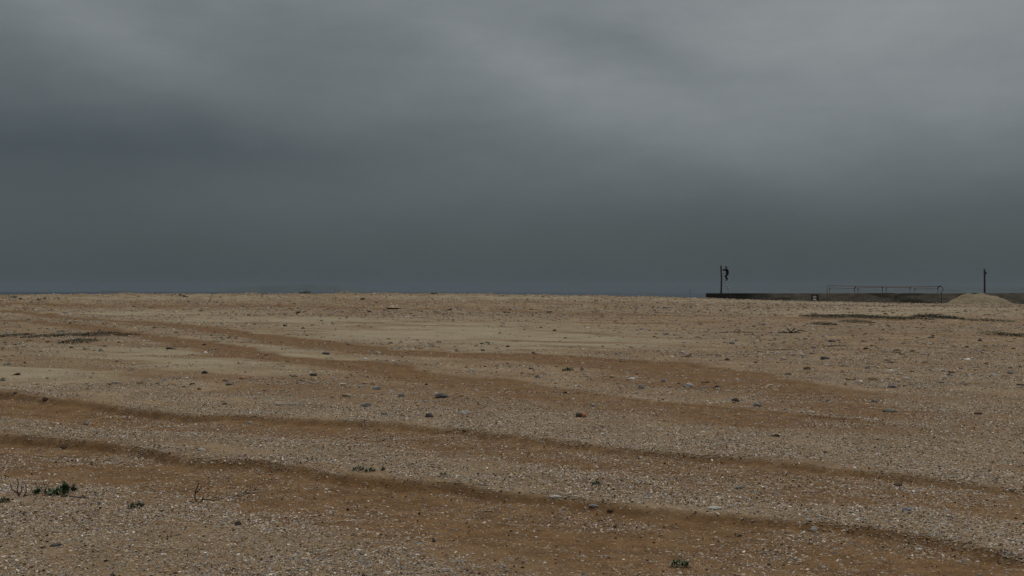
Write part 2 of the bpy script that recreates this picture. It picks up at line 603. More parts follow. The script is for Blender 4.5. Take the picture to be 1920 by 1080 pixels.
# ------------------------------------------------------------------ ground
def build_ground():
    ny = 1150
    ys = np.geomspace(1.6, 156, ny)
    us = np.concatenate([np.linspace(-4, -0.62, 130), np.linspace(-0.6, 0.6, 800), np.linspace(0.62, 4, 130)])
    nx = len(us)
    Y, U = np.meshgrid(ys, us, indexing='ij')
    X = U * Y
    Z = height(X, Y)
    br, pale, gr = cover(X, Y)
    V = np.stack([X, Y, Z], -1).reshape(-1, 3)
    i = np.arange(ny * nx).reshape(ny, nx)
    Fc = np.stack([i[:-1, :-1], i[:-1, 1:], i[1:, 1:], i[1:, :-1]], -1).reshape(-1, 4)
    # a coarser skirt carries the same land on to both sides and behind
    gx, gy = np.linspace(-420, 420, 360), np.concatenate([np.linspace(-120, 2, 40), np.geomspace(2.5, 175, 150)])
    GY, GX = np.meshgrid(gy, gx, indexing='ij')
    GZ = height(GX, np.maximum(GY, 1.0))
    inside = (GY > 3.0) & (np.abs(GX) < 4 * GY - 4.0)
    GZ = GZ - np.where(inside, 0.35, 0.0)
    b2, p2, g2 = cover(GX, np.maximum(GY, 1.0))
    V2 = np.stack([GX, GY, GZ], -1).reshape(-1, 3)
    j = np.arange(GX.size).reshape(GX.shape) + len(V)
    F2 = np.stack([j[:-1, :-1], j[:-1, 1:], j[1:, 1:], j[1:, :-1]], -1).reshape(-1, 4)
    me = np_mesh('ground', np.concatenate([V, V2]), [np.concatenate([Fc, F2])])
    for nm, a, b in (('brown', br, b2), ('pale', pale, p2), ('gravel', gr, g2)):
        at = me.attributes.new(nm, 'FLOAT', 'POINT')
        at.data.foreach_set('value', np.concatenate([a.ravel(), b.ravel()]).astype(np.float32))
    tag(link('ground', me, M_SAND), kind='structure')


build_ground()


# ------------------------------------------------------------------ sea, far hills
def build_sea():
    m, g = new_mat('sea_water')
    pos = g.n('ShaderNodeNewGeometry').outputs['Position']
    n = g.noise(g.mapping(pos, (0.5, 1.0, 1)), 0.25, 6, 0.65)
    n2 = g.noise(g.mapping(pos, (0.5, 1.0, 1)), 0.03, 3, 0.5)
    # choppy water seen at a low angle: wave slopes hide much of the mirror reflection
    bn = g.n('ShaderNodeBump')
    bn.inputs['Strength'].default_value = 0.35
    bn.inputs['Distance'].default_value = 0.25
    g.put(bn.inputs['Height'], g.m('ADD', n, n2))
    di = g.n('ShaderNodeBsdfDiffuse')
    di.inputs['Color'].default_value = (0.022, 0.033, 0.042, 1)
    gl = g.n('ShaderNodeBsdfGlossy')
    gl.inputs['Color'].default_value = (0.9, 0.95, 1.0, 1)
    gl.inputs['Roughness'].default_value = 0.12
    g.put(gl.inputs['Normal'], bn.outputs[0])
    mx = g.n('ShaderNodeMixShader')
    mx.inputs[0].default_value = 0.34
    g.put(mx.inputs[1], di.outputs[0])
    g.put(mx.inputs[2], gl.outputs[0])
    o = g.n('ShaderNodeOutputMaterial')
    g.put(o.inputs[0], mx.outputs[0])
    bm = bmesh.new()
    bmesh.ops.create_grid(bm, x_segments=24, y_segments=24, size=9500)
    tag(link('sea', bm_mesh('sea', bm), m, loc=(0, 0, -2.0)), kind='structure')


build_sea()


def build_hills():
    m = noisy('far_hillside', (0.020, 0.028, 0.024), (0.05, 0.06, 0.05), 0.01, 0.95)
    for name, D, prof in (
            ('hill', 7600, [(405, 546), (430, 541), (470, 536.5), (520, 534), (570, 533), (620, 534.5), (655, 539), (700, 546)]),
            ('hill', 7000, [(1380, 546), (1480, 541.5), (1560, 539.5), (1640, 539), (1760, 538), (1860, 537.5), (1980, 538.5), (2150, 536), (2400, 546)]),
            ('islet', 4200, [(178, 546), (190, 544.4), (206, 544.0), (222, 544.6), (236, 546)])):
        xs = np.linspace(prof[0][0], prof[-1][0], 120)
        top = np.interp(xs, [p[0] for p in prof], [p[1] for p in prof])
        hh = (HOR - top) / F * D
        hh = hh * (0.9 + 0.2 * fbm(xs / 14, xs * 0 + D, 1, 4))
        wid = 300 if name == 'hill' else 60
        vs = np.linspace(-1, 1, 21)
        XX, VV = np.meshgrid((xs - 960) / F * D, vs, indexing='ij')
        HH = np.repeat(hh[:, None], 21, 1) * (1 - VV ** 2) * (0.8 + 0.4 * fbm(XX / 90, VV * 5, 3, 4))
        V = np.stack([XX, D + VV * wid, HH * 1.05 - 2.5 + H * np.sqrt(np.clip(1 - VV ** 2, 0, 1))], -1).reshape(-1, 3)
        i = np.arange(XX.size).reshape(XX.shape)
        Fc = np.stack([i[:-1, :-1], i[1:, :-1], i[1:, 1:], i[:-1, 1:]], -1).reshape(-1, 4)
        tag(link(name, np_mesh(name, V, Fc), m), kind='structure')


build_hills()

# ------------------------------------------------------------------ breakwater wall
WY = 125.0
WTOP = 1.0


def build_wall():
    x0 = (1325 - 960) / F * WY
    t = empty('breakwater_wall', (x0, WY + 0.3, 0), 'long low concrete wall along the far edge of the sand, its near end blackened', 'wall')
    bm = bmesh.new()
    x = x0
    rnd = random.Random(3)
    while x < 110:
        L = 10.4
        dz = rnd.uniform(-0.04, 0.04)
        b2 = bmesh.new()
        box(b2, (x - x0, -0.3, -1.6), (x - x0 + L - 0.025, 0.3, WTOP + dz))
        bevel_all(b2, 0.03)
        me = bpy.data.meshes.new('t')
        b2.to_mesh(me)
        b2.free()
        bm.from_mesh(me)
        bpy.data.meshes.remove(me)
        x += L
    link('wall_body', bm_mesh('wall_body', bm), M_WALL, t)
    # a faded pale marking low on the dark end, too worn to read
    bm = bmesh.new()
    m = noisy('faded_paint', (0.022, 0.022, 0.021), (0.075, 0.072, 0.068), 9, 0.9)
    for px, w, r0, r1 in ((1367.5, 1.6, 554.2, 556.6), (1370.0, 1.5, 554.4, 556.4), (1372.4, 1.4, 554.0, 556.5), (1376.4, 2.4, 553.9, 557.3)):
        xa = (px - 960) / F * WY - x0
        xb = (px + w - 960) / F * WY - x0
        box(bm, (xa, -0.304, H - (r1 - HOR) / F * WY), (xb, -0.30, H - (r0 - HOR) / F * WY))
    link('faded_marking', bm_mesh('faded_marking', bm), m, t)


build_wall()


def P(px, py, Y):
    return Vector(((px - 960) / F * Y, Y, H - (py - HOR) / F * Y))


# ------------------------------------------------------------------ posts
def build_post(name, pts, Y, rad, label, seed):
    """weathered round timber"""
    base = P(pts[-1][0], pts[-1][1], Y)
    zg = float(height(np.array([base.x]), np.array([Y]))[0])
    base.z = zg
    t = empty(name, base, label, 'post', 'timber posts behind the wall')
    rnd = random.Random(seed)
    bm = bmesh.new()
    line = [P(a, b, Y) - base for a, b in pts] + [Vector((0, 0, -0.4))]
    fine, rr = [], []
    for a, b in zip(line[:-1], line[1:]):
        for k in range(5):
            q = a.lerp(b, k / 5)
            fine.append(q + Vector((rnd.uniform(-.006, .006), rnd.uniform(-.006, .006), 0)))
    fine.append(line[-1])
    for i in range(len(fine)):
        rr.append(rad * (0.82 + 0.25 * i / len(fine)) * rnd.uniform(0.95, 1.05))
    tube(bm, fine, rr, 10)
    link('timber', bm_mesh('timber', bm, True), M_WOOD, t)
    return t, base


PY = WY + 1.2
post_l, post_base = build_post('wooden_post', [(1351.7, 497.8), (1352.0, 510), (1352.7, 522), (1352.6, 535), (1352.0, 549), (1352.0, 556)], PY, 0.098,
                               'dark timber post that a person on a ladder is holding', 1)
post_r, post_base2 = build_post('wooden_post', [(1845.6, 504.2), (1845.9, 520), (1846.1, 540), (1846.0, 560)], PY, 0.105,
                                'dark timber post standing alone behind the sand heap', 2)
bm = bmesh.new()
q = P(1846.9, 511.5, PY) - post_base2
box(bm, (q.x - 0.04, -0.06, q.z - 0.16), (q.x + 0.15, 0.06, q.z + 0.11))
bevel_all(bm, 0.012)
link('bracket', bm_mesh('bracket', bm), M_RUSTD, post_r)


# ------------------------------------------------------------------ ladder
def build_ladder():
    YL = PY
    top = P(1354.4, 510.5, YL)
    low = P(1371.2, 553.0, YL)
    d = (low - top).normalized()
    zg = float(height(np.array([low.x + 0.2]), np.array([YL]))[0])
    L = (top.z - zg) / -d.z
    foot = top + d * L
    t = empty('ladder', foot, 'pale aluminium ladder leaning against the dark timber post', 'ladder')
    ang = math.radians(38)                # turned a little, so that the rungs show
    side = Vector((math.sin(ang), math.cos(ang), 0)) * 0.20
    up = -d
    nrm = up.cross(side.normalized())
    for s in (-1, 1):
        bm = bmesh.new()
        a = side * s
        b = a + up * L
        r = 0.018
        vs = []
        for p in (a, b):
            for i, j in ((-1, -1), (1, -1), (1, 1), (-1, 1)):
                vs.append(bm.verts.new(p + nrm * (0.028 * i) + side.normalized() * (0.012 * j)))
        for f in ((0, 1, 2, 3), (7, 6, 5, 4), (0, 4, 5, 1), (1, 5, 6, 2), (2, 6, 7, 3), (3, 7, 4, 0)):
            bm.faces.new([vs[k] for k in f])
        bevel_all(bm, 0.004, 1)
        ro = link('rail', bm_mesh('rail', bm), M_RAIL, t)
        bm = bmesh.new()
        tube(bm, [a + up * -0.01, a + up * 0.07], [0.035, 0.03], 8)
        link('rubber_foot', bm_mesh('rubber_foot', bm), M_BLACKP, ro)
    k, me = 0, None
    z = 0.28
    while z < L - 0.15:
        bm = bmesh.new()
        tube(bm, [side * -1.0, side * 1.0], 0.027, 8)
        if me is None:
            me = bm_mesh('rung', bm, True)
            me.materials.append(M_ALU)
        else:
            bm.free()
        o = bpy.data.objects.new('rung', me)
        COL.objects.link(o)
        o.parent = t
        o.location = up * z
        z += 0.29
    return foot, up, L


LF, LU, LL = build_ladder()


# ------------------------------------------------------------------ person
def skin_mesh(nodes, edges, root, sub=2):
    """nodes: name -> (Vector, rx, ry)"""
    names = list(nodes)
    idx = {n: i for i, n in enumerate(names)}
    me = bpy.data.meshes.new('skin_tmp')
    me.from_pydata([nodes[n][0] for n in names], [(idx[a], idx[b]) for a, b in edges], [])
    o = bpy.data.objects.new('skin_tmp', me)
    COL.objects.link(o)
    md = o.modifiers.new('skin', 'SKIN')
    md.use_smooth_shade = True
    md.branch_smoothing = 0.4
    if not me.skin_vertices:
        bpy.context.view_layer.update()
    sk = me.skin_vertices[0].data
    for n in names:
        sk[idx[n]].radius = (nodes[n][1], nodes[n][2])
        sk[idx[n]].use_root = (n == root)
    ss = o.modifiers.new('sub', 'SUBSURF')
    ss.levels = sub
    ss.render_levels = sub
    dg = bpy.context.evaluated_depsgraph_get()
    ev = o.evaluated_get(dg)
    out = bpy.data.meshes.new_from_object(ev)
    bpy.data.objects.remove(o)
    bpy.data.meshes.remove(me)
    bm = bmesh.new()
    bm.from_mesh(out)
    bmesh.ops.holes_fill(bm, edges=[e for e in bm.edges if e.is_boundary], sides=0)
    bmesh.ops.recalc_face_normals(bm, faces=bm.faces)
    print('skin', len(bm.verts), sum(e.is_boundary for e in bm.edges), bm.calc_volume(signed=True))
    bm.to_mesh(out)
    bm.free()
    return out


def remesh(mesh, vox):
    o = bpy.data.objects.new('rm_tmp', mesh)
    COL.objects.link(o)
    md = o.modifiers.new('rm', 'REMESH')
    md.mode = 'VOXEL'
    md.voxel_size = vox
    md.use_smooth_shade = True
    sm = o.modifiers.new('sm', 'SMOOTH')
    sm.factor = 0.5
    sm.iterations = 2
    dg = bpy.context.evaluated_depsgraph_get()
    out = bpy.data.meshes.new_from_object(o.evaluated_get(dg))
    bpy.data.objects.remove(o)
    return out


def keep_largest(me):
    bm = bmesh.new()
    bm.from_mesh(me)
    seen, best = set(), []
    for v in bm.verts:
        if v in seen:
            continue
        st, grp = [v], []
        seen.add(v)
        while st:
            a = st.pop()
            grp.append(a)
            for e in a.link_edges:
                b = e.other_vert(a)
                if b not in seen:
                    seen.add(b)
                    st.append(b)
        print('island', len(grp))
        if len(grp) > len(best):
            best = grp
    bs = set(best)
    bmesh.ops.delete(bm, geom=[v for v in bm.verts if v not in bs], context='VERTS')
    bm.to_mesh(me)
    bm.free()


def build_person():
    Yp = PY
    root = P(1361.0, 526.0, Yp)
    t = empty('person', root, 'person in black clothes climbing the ladder, one arm reaching to the timber post', 'person')

    def J(px, py, dy):
        return P(px, py, Yp) - root + Vector((0, dy, 0))
    n = {}
    n['pelvis'] = (J(1363.7, 513.6, 0), 0.135, 0.155)
    n['waist'] = (J(1364.2, 510.8, 0), 0.115, 0.145)
    n['chest'] = (J(1363.2, 507.2, 0), 0.125, 0.165)
    n['upper'] = (J(1362.2, 504.9, 0), 0.095, 0.135)
    n['neck'] = (J(1361.8, 503.6, 0), 0.055, 0.055)
    n['skull'] = (J(1361.5, 502.4, 0), 0.062, 0.062)
    edges = [('pelvis', 'waist'), ('waist', 'chest'), ('chest', 'upper'), ('upper', 'neck'), ('neck', 'skull')]
    for s, nm in ((-1, 'a'), (1, 'b')):
        o = 0.0 if s < 0 else -0.5
        n['sh' + nm] = (J(1362.0, 505.0, s * 0.165), 0.062, 0.062)
        n['el' + nm] = (J(1357.6, 506.5 + o, s * 0.16), 0.046, 0.046)
        n['wr' + nm] = (J(1354.4, 506.2 + o * 2, s * 0.10), 0.030, 0.034)
        n['pa' + nm] = (J(1353.5, 505.9 + o * 2, s * 0.085), 0.030, 0.050)
        n['hp' + nm] = (J(1363.4, 514.6, s * 0.10), 0.092, 0.092)
        n['kn' + nm] = (J(1360.2, 519.0 + o, s * 0.20), 0.064, 0.064)
        n['cf' + nm] = (J(1362.2, 521.4 + o, s * 0.16), 0.056, 0.056)
        n['an' + nm] = (J(1363.8, 524.0, s * 0.12), 0.040, 0.040)
        n['he' + nm] = (J(1364.0, 525.2, s * 0.115), 0.036, 0.036)
        n['to' + nm] = (J(1360.2, 525.5, s * 0.12), 0.032, 0.042)
        edges += [('upper', 'sh' + nm), ('sh' + nm, 'el' + nm), ('el' + nm, 'wr' + nm), ('wr' + nm, 'pa' + nm),
                  ('pelvis', 'hp' + nm), ('hp' + nm, 'kn' + nm), ('kn' + nm, 'cf' + nm), ('cf' + nm, 'an' + nm), ('an' + nm, 'he' + nm), ('an' + nm, 'to' + nm)]
    bm = bmesh.new()
    me = skin_mesh(n, edges, 'pelvis')
    bm.from_mesh(me)
    bpy.data.meshes.remove(me)
    # fingers closed round the post, thumb from the side of the palm
    for s, nm in ((-1, 'a'), (1, 'b')):
        pa = n['pa' + nm][0]
        for k, ln in enumerate((0.075, 0.085, 0.08, 0.062)):
            z = 0.033 - 0.022 * k
            p0 = pa + Vector((0.030, 0, z * 0.5))
            p1 = pa + Vector((-0.045, s * 0.004, z * 1.05))
            p2 = p1 + Vector((-ln * 0.40, -s * ln * 0.28, 0))
            p3 = p2 + Vector((-ln * 0.18, -s * ln * 0.42, -0.002))
            f = {'0': (p0, .010, .010), '1': (p1, .0095, .0095), '2': (p2, .0088, .0088), '3': (p3, .0075, .0075)}
            me = skin_mesh(f, [('0', '1'), ('1', '2'), ('2', '3')], '0', 1)
            bm.from_mesh(me)
            bpy.data.meshes.remove(me)
        p0 = n['wr' + nm][0].lerp(pa, 0.6) + Vector((0, 0, 0.02))
        p1 = p0 + Vector((-0.025, s * 0.005, 0.040))
        p2 = p1 + Vector((-0.030, -s * 0.008, 0.015))
        me = skin_mesh({'0': (p0, .013, .013), '1': (p1, .011, .011), '2': (p2, .009, .009)}, [('0', '1'), ('1', '2')], '0', 1)
        bm.from_mesh(me)
        bpy.data.meshes.remove(me)
    # head: skull, jaw, nose, ears, eye sockets; facing the post (-X)
    hc = J(1361.2, 501.4, 0) + Vector((0, 0, 0.0))
    turn = Matrix.Rotation(math.radians(-48), 3, 'Z')
    b2 = bmesh.new()
    bmesh.ops.create_uvsphere(b2, u_segments=32, v_segments=24, radius=1)
    for v in b2.verts:
        c = v.co.copy()
        x, y, z = c.x * 0.098, c.y * 0.075, c.z * 0.118
        if z < 0:
            y *= 1 - 0.35 * min(1, -c.z)
            x = x * (1 - 0.12 * -c.z) - 0.012 * -c.z
        fr = max(0, -c.x)
        nose = math.exp(-((c.y / 0.16) ** 2) - (((c.z + 0.12) / 0.20) ** 2)) * fr
        x -= 0.024 * nose
        for e in (-1, 1):
            x += 0.011 * fr * math.exp(-(((c.y - e * 0.40) / 0.17) ** 2) - (((c.z - 0.06) / 0.12) ** 2))
            y += e * 0.014 * math.exp(-(((c.x - 0.1) / 0.16) ** 2) - (((c.z + 0.02) / 0.24) ** 2)) * (1 if e * c.y > 0.5 else 0)
        x += 0.004 * fr * math.exp(-((c.y / 0.3) ** 2) - (((c.z + 0.50) / 0.05) ** 2))
        x -= 0.008 * fr * math.exp(-((c.y / 0.3) ** 2) - (((c.z + 0.80) / 0.15) ** 2))
        v.co = turn @ Vector((x * 1.06, y * 1.06, z * 1.04)) + hc
    me = bpy.data.meshes.new('h')
    bmesh.ops.recalc_face_normals(b2, faces=b2.faces)
    b2.to_mesh(me)
    b2.free()
    bm.from_mesh(me)
    me2 = bpy.data.meshes.new('body_raw')
    bm.to_mesh(me2)
    bm.free()
    body = remesh(me2, 0.006)
    body.name = 'body'
    keep_largest(body)
    body.materials.clear()
    link('body', body, M_SKIN, t)
    # hair: a close cap over the skull, clear of the face
    b2 = bmesh.new()
    bmesh.ops.create_uvsphere(b2, u_segments=28, v_segments=20, radius=1)
    dele = [v for v in b2.verts if v.co.z < -0.62 or (v.co.x < -0.45 and v.co.z < 0.42) or (v.co.x < 0.0 and v.co.z < 0.05)]
    bmesh.ops.delete(b2, geom=dele, context='VERTS')
    rnd = random.Random(5)
    for v in b2.verts:
        k = rnd.uniform(0.99, 1.04)
        v.co = turn @ Vector((v.co.x * 0.120 * k, v.co.y * 0.098 * k, v.co.z * 0.140 * k)) + hc
    bmesh.ops.solidify(b2, geom=list(b2.faces), thickness=0.012)
    link('hair', bm_mesh('hair', b2, True), M_HAIR, t)

    def grow(keys, es, root, add, name, mat):
        nn = {k: (n[k][0], n[k][1] + add, n[k][2] + add) for k in keys}
        me = skin_mesh(nn, es, root)
        me.materials.clear()
        me.name = name
        return link(name, me, mat, t)
    n['cuffa'] = (n['ela'][0].lerp(n['wra'][0], 0.9), 0.034, 0.038)
    n['cuffb'] = (n['elb'][0].lerp(n['wrb'][0], 0.9), 0.034, 0.038)
    n['collar'] = (n['upper'][0].lerp(n['neck'][0], 0.65), 0.062, 0.068)
    n['hem'] = (n['pelvis'][0] + Vector((0, 0, -0.02)), 0.150, 0.170)
    grow(['hem', 'waist', 'chest', 'upper', 'collar', 'sha', 'ela', 'cuffa', 'shb', 'elb', 'cuffb'],
         [('hem', 'waist'), ('waist', 'chest'), ('chest', 'upper'), ('upper', 'collar'), ('upper', 'sha'), ('sha', 'ela'), ('ela', 'cuffa'), ('upper', 'shb'), ('shb', 'elb'), ('elb', 'cuffb')],
         'waist', 0.045, 'jacket', M_COAT)
    grow(['waist', 'pelvis', 'hpa', 'kna', 'cfa', 'ana', 'hpb', 'knb', 'cfb', 'anb'],
         [('waist', 'pelvis'), ('pelvis', 'hpa'), ('hpa', 'kna'), ('kna', 'cfa'), ('cfa', 'ana'), ('pelvis', 'hpb'), ('hpb', 'knb'), ('knb', 'cfb'), ('cfb', 'anb')],
         'pelvis', 0.034, 'trousers', M_TROUS)
    for nm in 'ab':
        grow(['an' + nm, 'he' + nm, 'to' + nm], [('an' + nm, 'he' + nm), ('an' + nm, 'to' + nm)], 'an' + nm, 0.009, 'shoe', M_SHOE)


build_person()


# ------------------------------------------------------------------ pipe frame
def build_pipes():
    Yf = 123.2
    base = P(1551, 563, Yf)
    base.z = float(height(np.array([base.x]), np.array([Yf]))[0])
    t = empty('pipe_frame', base, 'long rusty frame of bent pipes standing in front of the concrete wall', 'pipe frame')

    def Q(px, py, dy=0.0):
        return P(px, py, Yf + dy) - base

    def gz(px, dy):
        X = (px - 960) / F * (Yf + dy)
        return float(height(np.array([X]), np.array([Yf + dy]))[0]) - base.z - 0.25
    r = 0.038
    # tall front rail: bent up from the ground at its left end
    bm = bmesh.new()
    pts = [Q(1550.8, 560)]
    pts[0].z = gz(1550.8, 0)
    pts += [Q(1550.8, 541), Q(1551.1, 538.4), Q(1552.2, 536.4), Q(1554.0, 535.4), Q(1557, 535.1), Q(1602, 536.4), Q(1655, 537.6), Q(1710, 537.7), Q(1763, 536.5)]
    tube(bm, pts, r, 10)
    link('top_rail', bm_mesh('top_rail', bm, True), M_RUST, t)
    # four lower hoops behind it
    for k, (a, b, z0, z1) in enumerate(((1555.6, 1602.2, 539.6, 540.8), (1608.6, 1654.4, 539.4, 539.0), (1661.4, 1706.0, 539.0, 539.4), (1715.2, 1758.2, 540.0, 540.4))):
        dy = 0.7
        bm = bmesh.new()
        c = 1.6
        p = [Q(a, 560, dy), Q(a, z0 + c + .8, dy), Q(a + .4, z0 + .6, dy), Q(a + c, z0, dy), Q(b - c, z1, dy), Q(b - .4, z1 + .6, dy), Q(b, z1 + c + .8, dy), Q(b, 560, dy)]
        p[0].z = gz(a, dy)
        p[-1].z = gz(b, dy)
        tube(bm, p, r * 0.8, 10)
        link('hoop', bm_mesh('hoop', bm, True), M_RUST, t)
        # elbows that tie rail and hoop together
        bm = bmesh.new()
        zr = 536.6 if k < 3 else 536.4
        tube(bm, [Q(b, z1 + 1.4, dy), Q(b + 1.0, (z1 + zr) / 2, dy * .6), Q(b + 2.6, zr + 0.7, 0.05)], r * 1.5, 8)
        link('elbow', bm_mesh('elbow', bm, True), M_RUSTD, t)
        bm = bmesh.new()
        tube(bm, [Q(a, z0 + 2.6, dy), Q(a, z0 + 0.2, dy)], r * 1.6, 8)
        link('sleeve', bm_mesh('sleeve', bm, True), M_RUSTD, t)
    # hook at the right-hand end
    bm = bmesh.new()
    tube(bm, [Q(1762.5, 536.6), Q(1766, 538.6), Q(1767.8, 540.6), Q(1768.3, 545.2)], r, 8)
    tube(bm, [Q(1768.3, 545.2), Q(1766.5, 547.0), Q(1764.8, 547.2)], r * 0.5, 8)
    tube(bm, [Q(1761.6, 536.7), Q(1764.6, 536.5)], r * 1.9, 8)
    link('end_hook', bm_mesh('end_hook', bm, True), M_RUSTD, t)
    bm = bmesh.new()
    e = Q(1764.9, 552)
    tube(bm, [Q(1764.8, 546.6), Q(1764.9, 551.0), Q(1764.9, 551.4), Vector((e.x, e.y, gz(1764.9, 0)))], [r * 1.3, r * 1.3, r * .8, r * .8], 8)
    link('end_post', bm_mesh('end_post', bm, True), M_RUSTD, t)


build_pipes()


# ------------------------------------------------------------------ small board at the wall
def build_board():
    Yb = 124.2
    a = P(1521.4, 552.0, Yb)
    b = P(1534.6, 563.8, Yb)
    yy = np.linspace(121, Yb, 20)
    zg = float(height(np.full(20, (a.x + b.x) / 2), yy).max())
    base = Vector(((a.x + b.x) / 2, Yb, zg))
    print('board', zg, a.z, b.z)
    t = empty('notice_board', base, 'small black board with two pale panels, propped against the concrete wall', 'board')
    w = (b.x - a.x) / 2
    ht = a.z - zg
    bm = bmesh.new()
    th = 0.05
    box(bm, (-w, -th, -0.1), (-w + 0.15, th, ht))
    box(bm, (w - 0.24, -th, -0.1), (w, th, ht))
    box(bm, (-w + 0.15, -th, ht - 0.15), (w - 0.24, th, ht))
    box(bm, (-w + 0.15, -th, ht - 0.46), (w - 0.24, th, ht - 0.385))
    box(bm, (-w + 0.15, 0.01, -0.1), (w - 0.24, th, ht - 0.16))
    link('frame', bm_mesh('frame', bm), M_BLACKP, t)
    bm = bmesh.new()
    box(bm, (-w + 0.155, -0.03, ht - 0.38), (w - 0.245, 0.008, ht - 0.155))
    link('panel', bm_mesh('panel', bm), M_WHITEG, t)['label'] = 'greyed upper panel'
    bm = bmesh.new()
    box(bm, (-w + 0.17, -0.03, ht - 0.63), (w - 0.26, 0.008, ht - 0.465))
    link('panel', bm_mesh('panel', bm), M_WHITEP, t)['label'] = 'whiter lower panel'


build_board()


# ------------------------------------------------------------------ sand heap
def build_heap():
    Yh = 119.0
    prof = [(1755, 575), (1768, 569.5), (1775, 567.6), (1786, 561.5), (1792, 559.8), (1800, 556), (1808, 551.5), (1814, 550.2), (1820, 550.4), (1826, 551.9), (1832, 551.4), (1838, 550.6),
            (1845, 550.9), (1850, 552.7), (1856, 553.2), (1866, 553.4), (1874, 556.5), (1884, 561.5), (1894, 567.0), (1902, 570.8), (1912, 573), (1925, 575)]
    x = np.linspace(prof[0][0], prof[-1][0], 220)
    top = np.interp(x, [p[0] for p in prof], [p[1] for p in prof])
    X = (x - 960) / F * Yh
    zt = H - (top - HOR) / F * Yh
    v = np.linspace(-3.9, 3.9, 110)
    XX, VV = np.meshgrid(X, v, indexing='ij')
    G = height(XX, Yh + VV)
    hh = np.maximum(zt[:, None] - (-0.25), 0)
    Z = -0.25 + hh - np.maximum(np.abs(VV) - 0.15, 0) * 0.52
    Z = Z + (fbm(XX * 1.1, VV * 1.1, 2, 4) - 0.5) * 0.30 + (fbm(XX * 4, VV * 4, 4, 4) - 0.5) * 0.15
    Z = np.maximum(Z, G - 0.08)
    V = np.stack([XX, Yh + VV, Z], -1).reshape(-1, 3)
    i = np.arange(XX.size).reshape(XX.shape)
    Fc = np.stack([i[:-1, :-1], i[1:, :-1], i[1:, 1:], i[:-1, 1:]], -1).reshape(-1, 4)
    c = Vector((float(X.mean()), Yh, -0.25))
    me = np_mesh('sand_heap', V - np.array(c), Fc)
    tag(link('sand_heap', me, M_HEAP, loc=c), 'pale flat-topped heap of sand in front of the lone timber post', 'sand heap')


build_heap()


# ------------------------------------------------------------------ marker out at sea
def build_marker():
    D = 1400
    base = P(1293.8, 546, D)
    base.z = -2.0
    t = empty('sea_marker', base, 'faint thin marker pole far out in the sea', 'marker')
    bm = bmesh.new()
    tube(bm, [(0, 0, -2), (0, 0, 5.6)], [0.30, 0.22], 8)
    link('pole', bm_mesh('pole', bm, True), M_WOOD, t)
    bm = bmesh.new()
    box(bm, (-0.5, -0.5, 4.3), (0.5, 0.5, 5.3))
    bevel_all(bm, 0.08)
    link('topmark', bm_mesh('topmark', bm), M_RUSTD, t)


build_marker()


# ------------------------------------------------------------------ gravel
def scatter(seed, ymin, ymax, K, smin, smax, fade=lambda y: 1.0, c=0.00085, pw=2.0):
    """random stones: more small than big ones, thicker where the ground is gravelly"""
    rng = np.random.default_rng(seed)
    n = int(K * 1.6 / c ** 2 * math.log(ymax / ymin))
    y = ymin * (ymax / ymin) ** rng.random(n)
    x = (rng.random(n) * 1.6 - 0.8) * y
    br, pale, gr = cover(x, y)
    clump = sstep(0.35, 0.75, fbm(x / 0.6, y / 0.6, 11, 4))
    keep = rng.random(n) < np.clip(gr * (0.30 + 1.0 * clump), 0, 1) * fade(y)
    x, y = x[keep], y[keep]
    lo = np.maximum(c * y, smin)
    u = rng.random(len(x))
    s = lo / (1 - u * (1 - (lo / np.maximum(smax, lo * 1.5)) ** pw)) ** (1 / pw)
    return x, y, s, rng


PAL = np.array([(0.27, 0.195, 0.110), (0.34, 0.265, 0.17), (0.31, 0.28, 0.225), (0.195, 0.205, 0.215), (0.13, 0.080, 0.040), (0.56, 0.53, 0.48), (0.05, 0.044, 0.038), (0.30, 0.19, 0.12)])
PAL = PAL * np.array([1.13, 1.05, 1.00])
PALW = np.array([0.21, 0.22, 0.22, 0.12, 0.09, 0.08, 0.04, 0.02])


